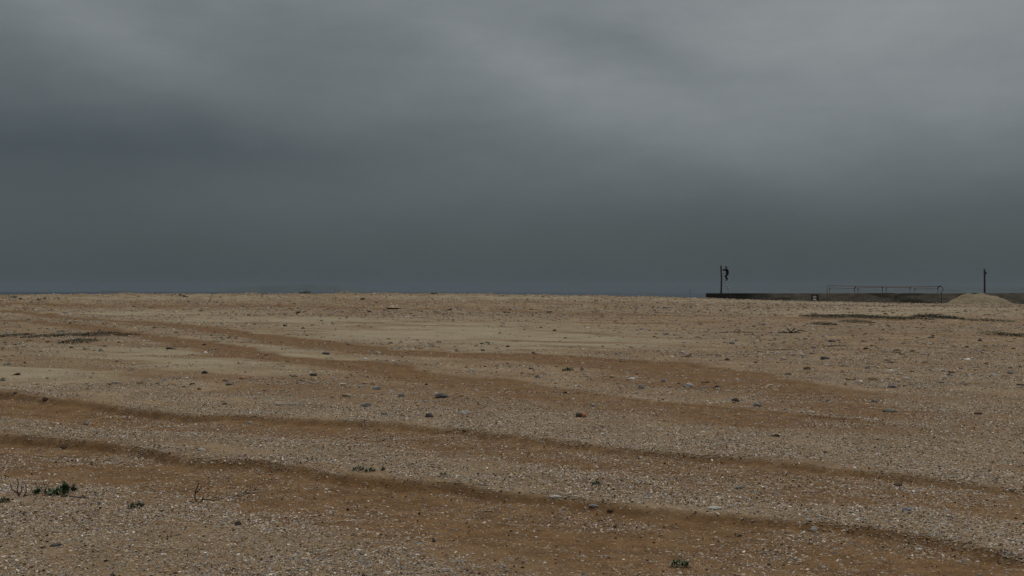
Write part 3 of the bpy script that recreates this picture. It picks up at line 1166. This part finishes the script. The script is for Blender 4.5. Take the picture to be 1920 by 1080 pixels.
def stones_mesh(name, x, y, s, rng, label_mat):
    n = len(x)
    # template: low knobbly stone, two rings and a cap
    k = 6
    a = np.arange(k) * 2 * math.pi / k
    ring0 = np.stack([np.cos(a), np.sin(a), np.full(k, -0.35)], -1)
    ring1 = np.stack([np.cos(a + 0.4) * 0.72, np.sin(a + 0.4) * 0.72, np.full(k, 0.55)], -1)
    T = np.concatenate([ring0, ring1, [[0.05, 0.0, 0.86]]])
    q = [[i, (i + 1) % k, k + (i + 1) % k, k + i] for i in range(k)]
    tr = [[k + i, k + (i + 1) % k, 2 * k] for i in range(k)]
    m = len(T)
    V = T[None] * (1 + 0.45 * (rng.random((n, m, 3)) - 0.5))
    el = 0.55 + 0.65 * rng.random(n)
    fl = 0.30 + 0.45 * rng.random(n)
    V[:, :, 1] *= el[:, None]
    V[:, :, 2] *= fl[:, None]
    th = rng.random(n) * 2 * math.pi
    tilt = (rng.random(n) - 0.5) * 0.9
    c, sn = np.cos(tilt)[:, None], np.sin(tilt)[:, None]
    V[:, :, 0], V[:, :, 2] = V[:, :, 0] * c - V[:, :, 2] * sn, V[:, :, 0] * sn + V[:, :, 2] * c
    c, sn = np.cos(th)[:, None], np.sin(th)[:, None]
    V[:, :, 0], V[:, :, 1] = V[:, :, 0] * c - V[:, :, 1] * sn, V[:, :, 0] * sn + V[:, :, 1] * c
    V *= (s / 2)[:, None, None]
    V[:, :, 0] += x[:, None]
    V[:, :, 1] += y[:, None]
    V[:, :, 2] += (height(x, y) + s * fl * 0.06)[:, None]
    off = (np.arange(n) * m)[:, None, None]
    Q = (np.array(q)[None] + off).reshape(-1, 4)
    Tt = (np.array(tr)[None] + off).reshape(-1, 3)
    me = np_mesh(name, V.reshape(-1, 3), [Q, Tt], smooth=False)
    ci = rng.choice(len(PAL), n, p=PALW / PALW.sum())
    colr = PAL[ci] * (0.55 + 0.5 * rng.random((n, 1)))
    col = np.ones((n, m, 4), dtype=np.float32)
    col[:, :, :3] = colr[:, None, :]
    at = me.color_attributes.new('stone_colour', 'FLOAT_COLOR', 'POINT')
    at.data.foreach_set('color', col.ravel())
    me.materials.append(label_mat)
    return me


def flakes_mesh(name, x, y, s, rng, label_mat):
    """shell grit: little five-sided chips, tipped every way"""
    n = len(x)
    k = 5
    a = np.arange(k) * 2 * math.pi / k
    T = np.concatenate([np.stack([np.cos(a), np.sin(a), np.full(k, -0.25)], -1), [[0.1, 0.05, 0.75]]])
    tr = [[i, (i + 1) % k, k] for i in range(k)]
    m = len(T)
    V = T[None] * (1 + 0.6 * (rng.random((n, m, 3)) - 0.5))
    V[:, :, 0] *= 1.25
    V[:, :, 1] *= (0.35 + 0.6 * rng.random(n))[:, None]
    fl = 0.16 + 0.50 * rng.random(n) ** 1.7
    V[:, :, 2] *= fl[:, None]
    tilt = rng.normal(0, 0.40, n)
    c, sn = np.cos(tilt)[:, None], np.sin(tilt)[:, None]
    V[:, :, 0], V[:, :, 2] = V[:, :, 0] * c - V[:, :, 2] * sn, V[:, :, 0] * sn + V[:, :, 2] * c
    th = rng.random(n) * 2 * math.pi
    c, sn = np.cos(th)[:, None], np.sin(th)[:, None]
    V[:, :, 0], V[:, :, 1] = V[:, :, 0] * c - V[:, :, 1] * sn, V[:, :, 0] * sn + V[:, :, 1] * c
    V *= (s / 2)[:, None, None]
    V[:, :, 0] += x[:, None]
    V[:, :, 1] += y[:, None]
    V[:, :, 2] += (height(x, y) + s * 0.10)[:, None]
    Tt = (np.array(tr)[None] + (np.arange(n) * m)[:, None, None]).reshape(-1, 3)
    me = np_mesh(name, V.reshape(-1, 3), [Tt], smooth=False)
    ci = rng.choice(len(PAL), n, p=PALW / PALW.sum())
    col = np.ones((n, m, 4), dtype=np.float32)
    col[:, :, :3] = (PAL[ci] * (0.75 + 0.5 * rng.random((n, 1))))[:, None, :]
    at = me.color_attributes.new('stone_colour', 'FLOAT_COLOR', 'POINT')
    at.data.foreach_set('color', col.ravel())
    me.materials.append(label_mat)
    return me


def stone_mat():
    m, g = new_mat('pebble')
    a = g.n('ShaderNodeAttribute', attribute_name='stone_colour').outputs['Color']
    pos = g.n('ShaderNodeNewGeometry').outputs['Position']
    n = g.noise(pos, 160, 3, 0.6)
    c = g.mix(0.6, a, g.mix(1.0, a, g.ramp(n, [(0.3, (0.6, 0.6, 0.6)), (0.7, (1.35, 1.35, 1.35))]), 'MULTIPLY'))
    principled(g, c, 0.9, None, spec=0.2)
    return m


M_PEB = stone_mat()
x, y, s, r = scatter(11, 3.4, 30, 0.56, 0.0035, 0.024, fade=lambda y: (1 - 0.45 * sstep(8, 16, y)) * (1 - sstep(15, 30, y)), c=0.00108, pw=2.1)
big = (s > 0.016) & (s > 0.004 * y)
fl = ~big
o = link('gravel', flakes_mesh('gravel', x[fl], y[fl], s[fl], r, M_PEB))
tag(o, 'fine shell grit and gravel strewn over the sand', 'gravel', kind='stuff')
print('flakes', fl.sum(), big.sum())
x2, y2, s2, r = scatter(12, 14, 126, 0.030, 0.012, 0.17)
x3, y3, s3, r = scatter(13, 56, 125, 0.034, 0.05, 0.34)
x2, y2, s2 = np.concatenate([x2, x3]), np.concatenate([y2, y3]), np.concatenate([s2, s3])
rh = np.random.default_rng(14)
xh, yh = rh.uniform(43.5, 54, 900), 119 + rh.normal(-3.2, 1.1, 900)
x2, y2, s2 = np.concatenate([x2, xh]), np.concatenate([y2, yh]), np.concatenate([s2, 0.09 / np.sqrt(1 - 0.9 * rh.random(900))])
for cx, cy, rx, ry, nn in ((740, 742, 170, 28, 260), (860, 765, 120, 22, 170), (1200, 715, 110, 16, 110), (1320, 722, 60, 10, 40), (1480, 762, 110, 16, 130),
                           (1040, 700, 90, 12, 60), (1560, 668, 80, 9, 60), (1700, 680, 160, 12, 90), (560, 705, 90, 20, 70), (1230, 800, 150, 14, 90), (1640, 640, 200, 14, 110)):
    fx, fy = flat(cx + rh.normal(0, rx, nn), np.clip(cy + rh.normal(0, ry, nn), cy - 2 * ry, cy + 2 * ry))
    x2, y2, s2 = np.concatenate([x2, fx]), np.concatenate([y2, fy]), np.concatenate([s2, 0.0016 * fy / np.sqrt(1 - 0.93 * rh.random(nn))])
keep = ~((x2 > 19.5) & (y2 > 123))
x = np.concatenate([x[big], x2[keep]])
y = np.concatenate([y[big], y2[keep]])
s = np.concatenate([s[big], s2[keep]])
keep = np.ones(len(x), dtype=bool)
o = link('rubble', stones_mesh('rubble', x[keep], y[keep], s[keep], r, M_PEB))
tag(o, 'small stones and rubble scattered over the far sand', 'rubble', kind='stuff')
print('stones', len(x))


# ------------------------------------------------------------------ single stones
def rock_mesh(name, w, d, h, seed, sharp=0.35):
    rnd = np.random.default_rng(seed)
    bm = bmesh.new()
    bmesh.ops.create_icosphere(bm, subdivisions=3, radius=1)
    dirs = rnd.normal(size=(9, 3))
    dirs /= np.linalg.norm(dirs, axis=1)[:, None]
    cut = 0.62 + 0.3 * rnd.random(9)
    ph = rnd.random(6) * 6
    for v in bm.verts:
        p = np.array(v.co)
        for dd, c in zip(dirs, cut):
            k = p @ dd
            if k > c:
                p = p - dd * (k - c) * 0.85
        f = 1 + 0.10 * math.sin(3.1 * p[0] + ph[0]) * math.sin(3.7 * p[1] + ph[1]) + 0.07 * math.sin(7.3 * p[2] + ph[2] + 5 * p[0]) + 0.03 * (rnd.random() - 0.5)
        p = p * f
        v.co = Vector((p[0] * w / 2, p[1] * d / 2, p[2] * h / 2))
    return bm_mesh(name, bm, False)


def put_rock(i, px, py, w, h, mat, label, name='stone', cat='stone', group='single stones lying on the sand', rot=0.0, deep=0.75):
    p = on_ground(px, py + h * 0.42)
    k = p.y / F
    W, Hh = w * k, h * k * 1.25
    me = rock_mesh(name, W, W * deep, Hh, 100 + i)
    o = link(name, me, M_ROCK[mat])
    o.location = (p.x, p.y + W * deep * 0.3, p.z + Hh * 0.16)
    rr = random.Random(i)
    o.rotation_euler = (rr.uniform(-.12, .12), rr.uniform(-.1, .1), rr.uniform(-.35, .35) + rot)
    tag(o, label, cat, group)
    return o


ROCKS = [
    (828, 742, 34, 10, 'dark', 'long dark stone near the middle, largest of the stones around it'),
    (804, 778, 17, 9, 'dark', 'dark lump of stone just below the long dark stone'),
    (872, 773, 19, 9, 'pale', 'pale stone to the right of the dark lump below the long dark stone'),
    (720, 775, 13, 7, 'grey', 'small grey stone left of the dark lump, just above the brown rut'),
    (706, 727, 18, 8, 'blue', 'pale bluish stone, upper left of the long dark stone'),
    (752, 740, 10, 9, 'blue', 'small round bluish stone left of the long dark stone'),
    (652, 741, 24, 7, 'tan', 'flat tan stone left of the small round bluish stone'),
    (686, 759, 20, 9, 'grey', 'grey stone below the flat tan stone, right of a long thin stick'),
    (643, 720, 20, 5, 'pale', 'thin pale slab above the flat tan stone'),
    (611, 662, 15, 6, 'dark', 'dark stone lying between the two distant wheel tracks'),
    (586, 702, 15, 7, 'dark', 'dark lump below the distant wheel tracks, left of the thin pale slab'),
    (551, 705, 14, 5, 'olive', 'flat olive stone beside the dark lump below the distant tracks'),
    (905, 656, 9, 4, 'dark', 'tiny dark stone on the upper rim of the distant wheel track'),
    (1292, 722, 20, 9, 'pale', 'pale flat boulder of the stone cluster right of centre, its underside dark'),
    (1202, 725, 11, 9, 'grey', 'upright grey stone left of the pale flat boulder'),
    (1184, 710, 16, 4, 'white', 'thin white slab above the upright grey stone'),
    (1244, 713, 8, 7, 'blue', 'small bluish stone between the white slab and the pale flat boulder'),
    (1380, 750, 18, 8, 'dark', 'dark grey pointed stone, left one of two similar stones right of centre'),
    (1420, 759, 18, 8, 'grey', 'grey hump of stone, right one of two similar stones right of centre'),
    (1111, 760, 11, 6, 'grey', 'small grey stone just above the orange-ended can'),
    (1091, 691, 7, 8, 'blue', 'small upright bluish stone beside a scrubby dark plant'),
    (1130, 813, 9, 5, 'white', 'small white stone below and right of the orange-ended can'),
    (1478, 701, 15, 4, 'dark', 'black flat stone above the right end of the brown track'),
    (1702, 709, 19, 6, 'pale', 'pale pinkish slab with a dark underside, alone at the right'),
    (1672, 770, 30, 8, 'olive', 'broad flat olive stone, the biggest on the right side'),
    (1640, 752, 11, 7, 'grey', 'grey stone just above the broad flat olive stone'),
    (1835, 775, 15, 5, 'brown', 'low brown clod near the right edge, level with the broad olive stone'),
    (1548, 671, 22, 6, 'dark', 'dark debris-covered stone above the black flat stone'),
    (1671, 679, 13, 4, 'dark', 'thin dark stone above the pale pinkish slab'),
    (1747, 632, 13, 4, 'dark', 'dark stone with bare sand around it, below the far green mats at right'),
    (1560, 639, 15, 5, 'dark', 'dark stone beside a short stick, below the far green mats'),
    (1455, 816, 16, 5, 'brown', 'dark brown clod between the two near tracks and the broad olive stone'),
    (1547, 847, 9, 4, 'dark', 'tiny black stone just above the nearest upper rut at right'),
    (446, 981, 12, 9, 'dark', 'rounded dark stone alone in the lower left gravel'),
    (102, 1022, 25, 5, 'dark', 'flat dark slab, the longer of a pair in the bottom left corner'),
    (80, 1026, 13, 4, 'brown', 'short brown slab, the smaller of a pair in the bottom left corner'),
    (1527, 992, 15, 11, 'pale', 'rounded pale stone sitting on the rim of the nearest rut'),
    (1684, 909, 19, 8, 'brown', 'brown clod of earth lying in the rut at right'),
    (1702, 955, 19, 7, 'blue', 'pale bluish slab in the gravel below the brown clod'),
    (1706, 962, 9, 4, 'dark', 'tiny dark stone touching the pale bluish slab'),
    (1386, 914, 13, 7, 'grey', 'grey stone on the gravel between the two near ruts'),
    (1042, 931, 24, 5, 'pale', 'long pale shell-like chip on the rim of the nearest rut'),
    (1387, 1004, 10, 5, 'dark', 'small black stone inside the nearest rut, right of centre'),
    (1116, 949, 24, 5, 'blue', 'thin dark bluish slate in the nearest rut'),
    (1147, 957, 19, 8, 'brown', 'brown clod just right of the thin bluish slate'),
    (1340, 953, 32, 6, 'pale', 'long pale slab on the rim of the nearest rut, right of centre'),
    (619, 961, 8, 6, 'white', 'small white stone in the gravel left of centre, near the bottom'),
    (812, 1014, 10, 5, 'dark', 'small dark stone at the bottom, just left of centre'),
    (29, 736, 10, 5, 'dark', 'black stone on the upper rim of the rut at the left edge'),
    (85, 748, 16, 8, 'brown', 'dark clod fallen into the upper rut near the left edge'),
    (120, 838, 16, 8, 'brown', 'dark clod in the lower rut at the left'),
    (377, 842, 15, 6, 'pale', 'pale stone on the rim of the lower rut at the left'),
    (160, 794, 11, 6, 'grey', 'grey stone on the gravel strip between the two ruts at left'),
    (430, 720, 17, 6, 'olive', 'flat olive stone on pale sand above the upper rut at left'),
    (420, 757, 10, 4, 'dark', 'small dark stone between the olive stone and the upper rut'),
    (318, 653, 24, 4, 'dark', 'low dark stone below the left end of the distant wheel track'),
    (72, 561, 9, 6, 'grey', 'grey boulder on the far bank, near the left edge'),
    (24, 556, 15, 5, 'olive', 'long olive boulder on the crest of the far bank at the left edge'),
    (680, 560, 10, 4, 'dark', 'dark boulder on the far bank below the bleached stick'),
    (739, 577, 34, 4, 'tan', 'long low tan hump at the foot of the far bank'),
    (815, 549.6, 16, 3.5, 'dark', 'dark lump on the skyline of the far bank, left of centre'),
]
for i, (px, py, w, h, mt, lab) in enumerate(ROCKS):
    clod = mt == 'brown'
    put_rock(i, px, py, w, h, mt, lab, 'clod' if clod else 'stone', 'clod' if clod else 'stone', 'clods of brown earth' if clod else 'single stones lying on the sand')


# ------------------------------------------------------------------ litter and driftwood
def build_can():
    p = on_ground(1090, 782)
    k = p.y / F
    t = empty('rusty_can', p, 'brown can with a bright orange end lying on the gravel right of centre', 'can')
    L, R = 20 * k, 4.4 * k
    ang = math.radians(-14)
    d = Vector((math.cos(ang), math.sin(ang), 0))
    c = Vector((0, 0.0, R * 0.9))
    a = c - d * L / 2
    m1 = noisy('rusty_can_side', (0.045, 0.034, 0.022), (0.12, 0.09, 0.06), 60, 0.8, 0.4, 0.003)
    m2 = noisy('orange_paint', (0.38, 0.10, 0.035), (0.52, 0.19, 0.075), 50, 0.7, 0.3, 0.002)
    bm = bmesh.new()
    tube(bm, [a, a + d * 0.004, a + d * L * 0.30, a + d * L * 0.34, a + d * L * 0.60], [R * 0.9, R, R, R * 0.95, R], 20)
    link('can_side', bm_mesh('can_side', bm, True), m1, t)
    bm = bmesh.new()
    tube(bm, [a + d * L * 0.605, a + d * L * 0.62, a + d * L * 0.9, a + d * L * 0.93, a + d * L * 0.93, a + d * L * 0.90], [R * 0.99, R * 0.96, R * 0.82, R * 0.76, R * 0.60, R * 0.58], 20)
    link('can_end', bm_mesh('can_end', bm, True), m2, t)


build_can()


def stick(name, pts, rad, mat, label, cat='driftwood', lift=0.5, twigs=()):
    """pts: photo pixels on the ground (px, py, height in px above it)"""
    w = []
    for px, py, up in pts:
        p = on_ground(px, py)
        p.z += up * p.y / F
        w.append(p)
    k = w[0].y / F
    base = w[0].copy()
    rnd = random.Random(len(label))
    bm = bmesh.new()
    fine = []
    for a, b in zip(w[:-1], w[1:]):
        for j in range(4):
            fine.append(a.lerp(b, j / 4) - base + Vector((rnd.uniform(-.3, .3), rnd.uniform(-.3, .3), rnd.uniform(-.15, .15) + lift)) * rad * k)
    fine.append(w[-1] - base + Vector((0, 0, lift * rad * k)))
    rr = [rad * k * (1 - 0.5 * i / len(fine)) * rnd.uniform(.85, 1.1) for i in range(len(fine))]
    tube(bm, fine, rr, 8)
    o = link(name, bm_mesh(name, bm, True), mat)
    o.location = base
    tag(o, label, cat)
    return o


stick('driftwood', [(337, 554, 0.6), (345, 556.5, 0.8), (353, 557.5, 0.2)], 1.5, M_DRIFT, 'thick black piece of driftwood on the far bank at the left')
stick('driftwood', [(562, 550.6, 0.3), (570, 550.4, 1.3), (580, 550.6, 0.6)], 1.3, M_DRIFT, 'black driftwood under a scrubby sprig on the skyline')
stick('driftwood', [(638, 549.6, 1.2), (648, 549.2, 2.0), (655, 550, 1.2), (665, 551.2, 0)], 0.9, M_PALEWOOD, 'bleached bent stick on the skyline of the far bank')
stick('stick', [(513, 759, 0), (550, 760, 0.4), (584, 758.5, 0)], 1.0, M_ROCK['blue'], 'long thin bluish stick lying above the upper rut', 'stick')
stick('stick', [(1553, 650, 0.4), (1568, 649.5, 0.6), (1586, 649.2, 0)], 1.1, M_DRIFT, 'short dark stick beside a dark stone below the far green mats', 'stick')
stick('stick', [(1330, 619, 0.3), (1327, 621, 3.2), (1325, 622, 0)], 0.7, M_DRIFT, 'stubby dark stick left of a tuft of dry twigs, far right of centre', 'stick')
stick('stick', [(1440, 657, 0.2), (1465, 656.6, 0.5), (1489, 656, 0)], 0.7, M_DRIFT, 'thin dark stick below the tuft of dry twigs', 'stick')
stick('driftwood', [(1905, 722, 0.3), (1920, 723, 0.8), (1945, 724, 0.3)], 1.3, M_DRIFT, 'dark piece of wood cut by the right edge of the view')
stick('driftwood', [(858, 738, 0.5), (850, 741, 3.0), (843, 744, 0.5)], 0.8, M_PALEWOOD, 'pale twig beside the long dark stone near the middle', 'twig')


# ------------------------------------------------------------------ plants
def leaf_cloud(rx, ry, h, n, ll, lw, seed, upright=0.5):
    """n thick little leaves fanning out of an elliptical clump"""
    rnd = random.Random(seed)
    bm = bmesh.new()
    for _ in range(n):
        a = rnd.uniform(0, 2 * math.pi)
        q = math.sqrt(rnd.random())
        bx, by = rx * q * math.cos(a), ry * q * math.sin(a)
        lump = 0.45 + 0.75 * vn1(bx / (rx + 1e-6) * 2.3 + seed, by / (ry + 1e-6) * 2.3)
        bz = h * (1 - q * q * 0.8) * rnd.random() * lump * 0.7
        out = Vector((math.cos(a), math.sin(a), 0)).lerp(Vector((rnd.uniform(-1, 1), rnd.uniform(-1, 1), 0)), 0.55)
        d = (out * (1 - upright) + Vector((0, 0, 1)) * rnd.uniform(0.15, 1.0) * upright * 1.6).normalized()
        L = ll * rnd.uniform(0.6, 1.25)
        W = lw * rnd.uniform(0.7, 1.2)
        s = d.cross(Vector((0, 0, 1)))
        s = s.normalized() if s.length > 1e-3 else Vector((1, 0, 0))
        nn = s.cross(d).normalized()
        p0 = Vector((bx, by, bz))
        p1 = p0 + d * L * 0.45 + nn * L * 0.04
        p2 = p0 + d * L * 0.80 - nn * L * 0.02
        p3 = p0 + d * L - nn * L * 0.10
        th = nn * W * 0.10
        v = [bm.verts.new(c) for c in (p0, p1 + s * W * .5, p1 + th, p1 - s * W * .5, p2 + s * W * .42, p2 + th, p2 - s * W * .42, p3, p1 - th, p2 - th)]
        for f in ((0, 1, 2), (0, 2, 3), (1, 4, 5, 2), (2, 5, 6, 3), (4, 7, 5), (5, 7, 6), (0, 8, 1), (0, 3, 8), (1, 8, 9, 4), (8, 3, 6, 9), (4, 9, 7), (9, 6, 7)):
            bm.faces.new([v[i] for i in f])
    me = bpy.data.meshes.new('leaves')
    bm.normal_update()
    bm.to_mesh(me)
    bm.free()
    return me


def vn1(x, y):
    return float(vnoise(np.array([x]), np.array([y]), 6)[0])


def stems(rx, ry, h, n, r, seed):
    rnd = random.Random(seed)
    bm = bmesh.new()
    for _ in range(n):
        a = rnd.uniform(0, 2 * math.pi)
        q = rnd.random() * 0.6
        p = Vector((rx * q * math.cos(a), ry * q * math.sin(a), -0.01))
        d = Vector((math.cos(a) * rx * .8, math.sin(a) * ry * .8, h))
        pts = [p]
        for k in range(3):
            pts.append(p + d * ((k + 1) / 3) * rnd.uniform(.6, 1) + Vector((rnd.uniform(-1, 1), rnd.uniform(-1, 1), rnd.uniform(-.3, .3))) * h * 0.12)
        tube(bm, pts, [r, r * .8, r * .6, r * .35], 5)
    return bm_mesh('stem', bm, True)


def plant(px, py, w, h, label, mat, seed, n=60, ll=None, lw=None, name='plant', depth=0.7, group='low green plants rooted in the gravel', up=0.5, ns=6, cat='plant'):
    p = on_ground(px, py)
    k = p.y / F
    W, Hh = w * k, h * k
    t = empty(name, p, label, cat, group)
    ll = (ll or h * 0.55) * k
    lw = (lw or h * 0.28) * k
    me = leaf_cloud(max(W / 2 - ll * .5, W * .2), max(W / 2 * depth - ll * .3, W * .1), Hh, n, ll, lw, seed, up)
    link('foliage', me, mat, t)
    link('stem', stems(W * .4, W * .4 * depth, Hh * .7, ns, 0.35 * k, seed), M_STALK, t)
    return t


plant(106, 927, 54, 13, 'darkest leafy plant at the left, sprawling paddle leaves', M_LEAF, 1, 95, 10, 5, up=0.35)
plant(122, 926, 22, 22, 'tall dark plant rising over the leafy clump at the left', M_LEAF, 2, 26, 15, 7, up=0.75)
plant(138, 922, 14, 13, 'small pale green tuft at the right end of the leafy clump', M_LEAFG, 3, 24, 8, 5)
plant(68, 926, 22, 12, 'small dark clump among dry stalks, left of the leafy plant', M_LEAF, 4, 42, 7, 4)
plant(8, 941, 24, 10, 'green sprig cut by the left edge of the view', M_LEAFG, 5, 40, 6, 3.5)
plant(255, 953, 36, 15, 'lone green sprig right of the leafy clump, in bare gravel', M_LEAFG, 6, 60, 7, 3)
plant(672, 882, 24, 9, 'low dark plant on the rim of the nearest rut, left half of a pair', M_LEAF, 7, 60, 5, 3, up=0.4)
plant(694, 884, 24, 8, 'low dark plant on the rim of the nearest rut, right half of a pair', M_LEAF, 8, 52, 5, 3, up=0.4)
plant(718, 883, 12, 7, 'thin pale sprig trailing right of the pair on the rim', M_LEAFG, 9, 18, 5, 2.5)
plant(832, 891, 20, 6, 'faint grey-green sprig above the nearest rut, left of centre', M_LEAFG, 10, 22, 4, 2)
plant(1117, 909, 18, 10, 'small dark sprig alone on the gravel right of centre', M_LEAF, 11, 34, 5, 3)
plant(1275, 1062, 42, 12, 'low dark green plant at the bottom, right of centre', M_LEAF, 12, 60, 11, 4, up=0.3)
plant(1065, 696, 28, 9, 'scrubby dark plant beside the small upright bluish stone', M_LEAFG, 13, 60, 5, 2)
plant(576, 550.2, 14, 7.5, 'scrubby sprig on black driftwood on the skyline', M_LEAFG, 14, 40, 3, 1.2, up=0.7, group=None)


def mat_plant(px, py, w, hpx, label, mat, seed, n, depth=0.8):
    p = on_ground(px, py + 1)
    k = p.y / F
    W = w * k
    me = leaf_cloud(W / 2, W / 2 * depth * 5.5, hpx * 1.9 * k, int(n * 2.6), max(2.4 * k, .03), max(1.1 * k, .015), seed, 0.4)
    o = link('mat_plant', me, mat)
    o.location = p
    return tag(o, label, 'plant', 'low mats of greenery on the far sand')


mat_plant(22, 629, 60, 3.0, 'green mat cut by the left edge, leftmost of the row beside the far tracks', M_MATD, 21, 240, 0.5)
mat_plant(84, 630, 56, 3.0, 'thin green mat second from left in the row beside the far tracks', M_MATD, 22, 240, 0.5)
mat_plant(132, 628.5, 46, 4.0, 'green mat in the middle of the row beside the far tracks', M_OLIVE, 23, 260, 0.6)
mat_plant(188, 627.5, 62, 6.0, 'thickest green mat of the row beside the far tracks', M_MATD, 24, 420, 0.5)
mat_plant(236, 628.5, 40, 3.0, 'thin green mat at the right end of the row beside the far tracks', M_OLIVE, 25, 160, 0.5)
mat_plant(148, 641, 54, 5.0, 'dark green mat lying below the row beside the far tracks', M_MATD, 26, 330, 0.5)
mat_plant(1540, 594, 70, 4.0, 'long thin green mat at the left end of the far patch on the right', M_OLIVE, 27, 420, 0.5)
mat_plant(1598, 593.5, 80, 4.0, 'dark green mat in the middle of the far patch on the right', M_MATD, 28, 460, 0.5)
mat_plant(1640, 596, 80, 4.5, 'grey-green mat right of the middle of the far patch on the right', M_OLIVE, 29, 460, 0.6)
mat_plant(1700, 597, 80, 3.0, 'thin dark mat joining the far patch to the thick bush on the right', M_MATD, 30, 320, 0.4)
mat_plant(1745, 594.5, 54, 6.5, 'thickest dark bushy mat, right part of the far patch on the right', M_MATD, 31, 500, 0.5)
mat_plant(1782, 597, 40, 4.0, 'dark mat trailing right from the thick bushy mat', M_MATD, 32, 240, 0.5)
mat_plant(1850, 601, 80, 2.5, 'thin dark line of mat plants toward the right edge', M_OLIVE, 33, 260, 0.4)
mat_plant(1545, 608, 40, 4.0, 'small olive mat below the left end of the far right patch', M_OLIVE, 34, 200, 0.6)
mat_plant(1605, 604, 50, 4.0, 'ragged olive mat below the middle of the far right patch', M_OLIVE, 35, 220, 0.6)
mat_plant(1872, 627, 56, 5.0, 'dry grey mat near the right edge, left half', M_OLIVE, 36, 240, 0.5)
mat_plant(1908, 630, 50, 5.5, 'dry dark mat at the right edge, right half', M_MATD, 37, 240, 0.5)


def twig_tuft(px, py, lines, rad, label, group='dry twigs'):
    """lines: lists of photo-pixel offsets (dx, up) of each dry stem"""
    p = on_ground(px, py)
    k = p.y / F
    rnd = random.Random(int(px))
    bm = bmesh.new()
    for ln in lines:
        yy = rnd.uniform(-.03, .03)
        pts = [Vector((dx * k, yy + rnd.uniform(-1.2, 1.2) * k + 0.12 * dx * k * rnd.choice((-1, 1)), up * k - 0.004)) for dx, up in ln]
        tube(bm, pts, [rad * k * (1 - .55 * i / len(pts)) for i in range(len(pts))], 6)
    o = link('dry_twig', bm_mesh('dry_twig', bm, True), M_STALK)
    o.location = p
    return tag(o, label, 'twig', group)


twig_tuft(372, 942, [[(0, 0), (-4, 10), (-4, 22), (0, 30), (3, 40), (1, 44)], [(-4, 20), (4, 26), (8, 34)], [(0, 0), (6, 4), (9, 12)], [(0, 1), (-14, 3), (-26, 2)], [(0, 0), (12, 8), (30, 6), (44, 9)]],
          1.4, 'dry branching twig standing in the gravel at lower left')
twig_tuft(425, 935, [[(0, 0), (14, 5), (30, 12), (42, 20), (48, 28)], [(14, 5), (24, 5), (40, 10)], [(0, 0), (-16, 4), (-30, 2)], [(30, 12), (42, 13), (52, 11)]], 0.9,
          'dry twig leaning right, beside the branching twig at lower left')
twig_tuft(36, 930, [[(0, 0), (-3, 14), (0, 26), (-2, 34)], [(0, 0), (6, 12), (4, 22)], [(0, 3), (-16, 12), (-20, 24)], [(8, 0), (14, 10), (12, 24)], [(0, 0), (16, 2), (28, 1)]], 1.2,
          'thin grey stalks left of the small dark clump at lower left')
twig_tuft(84, 922, [[(0, 0), (-2, 12), (-6, 24), (2, 30)], [(0, 0), (4, 14), (9, 20)], [(0, 0), (-10, 10), (-12, 18)], [(-8, 0), (-14, 8), (-20, 20)]], 0.7,
          'dry stalks between the two dark clumps at lower left')
twig_tuft(150, 934, [[(-40, 2), (-10, 3), (6, 2), (22, -2)], [(-4, 2), (10, 4), (20, 1)], [(-60, 1), (-30, 4), (-8, 3)]], 1.3, 'pale dry stem lying in front of the leafy clump')
twig_tuft(1480, 625, [[(-38, 0), (-10, 2.5), (22, 1)], [(0, 1), (8, 7), (10, 10)], [(4, 1), (-2, 7), (-4, 11)], [(8, 2), (20, 6), (34, 4)], [(-6, 1), (-12, 4)]], 1.3, 'dark tuft of dry twigs on the far sand, right of centre')
twig_tuft(1375, 624, [[(-34, 0), (0, 2), (36, 1)], [(0, 1), (4, 5), (9, 7)], [(6, 1), (14, 6)], [(-8, 1), (-14, 4)]], 0.7, 'sparse olive twigs left of the dark tuft on the far sand')


# ------------------------------------------------------------------ haze
def build_haze():
    m, g = new_mat('haze')
    v = g.n('ShaderNodeVolumePrincipled')
    v.inputs['Color'].default_value = (0.30, 0.37, 0.43, 1)
    v.inputs['Absorption Color'].default_value = (0, 0, 0, 1)
    v.inputs['Density'].default_value = 0.00006
    v.inputs['Anisotropy'].default_value = 0.0
    o = g.n('ShaderNodeOutputMaterial')
    g.put(o.inputs['Volume'], v.outputs[0])
    bm = bmesh.new()
    box(bm, (-9800, -9800, -5.0), (9800, 9800, 62))
    ob = link('haze', bm_mesh('haze', bm), m)
    tag(ob, 'thin grey sea haze lying over the beach and the water', 'haze', kind='stuff')


build_haze()
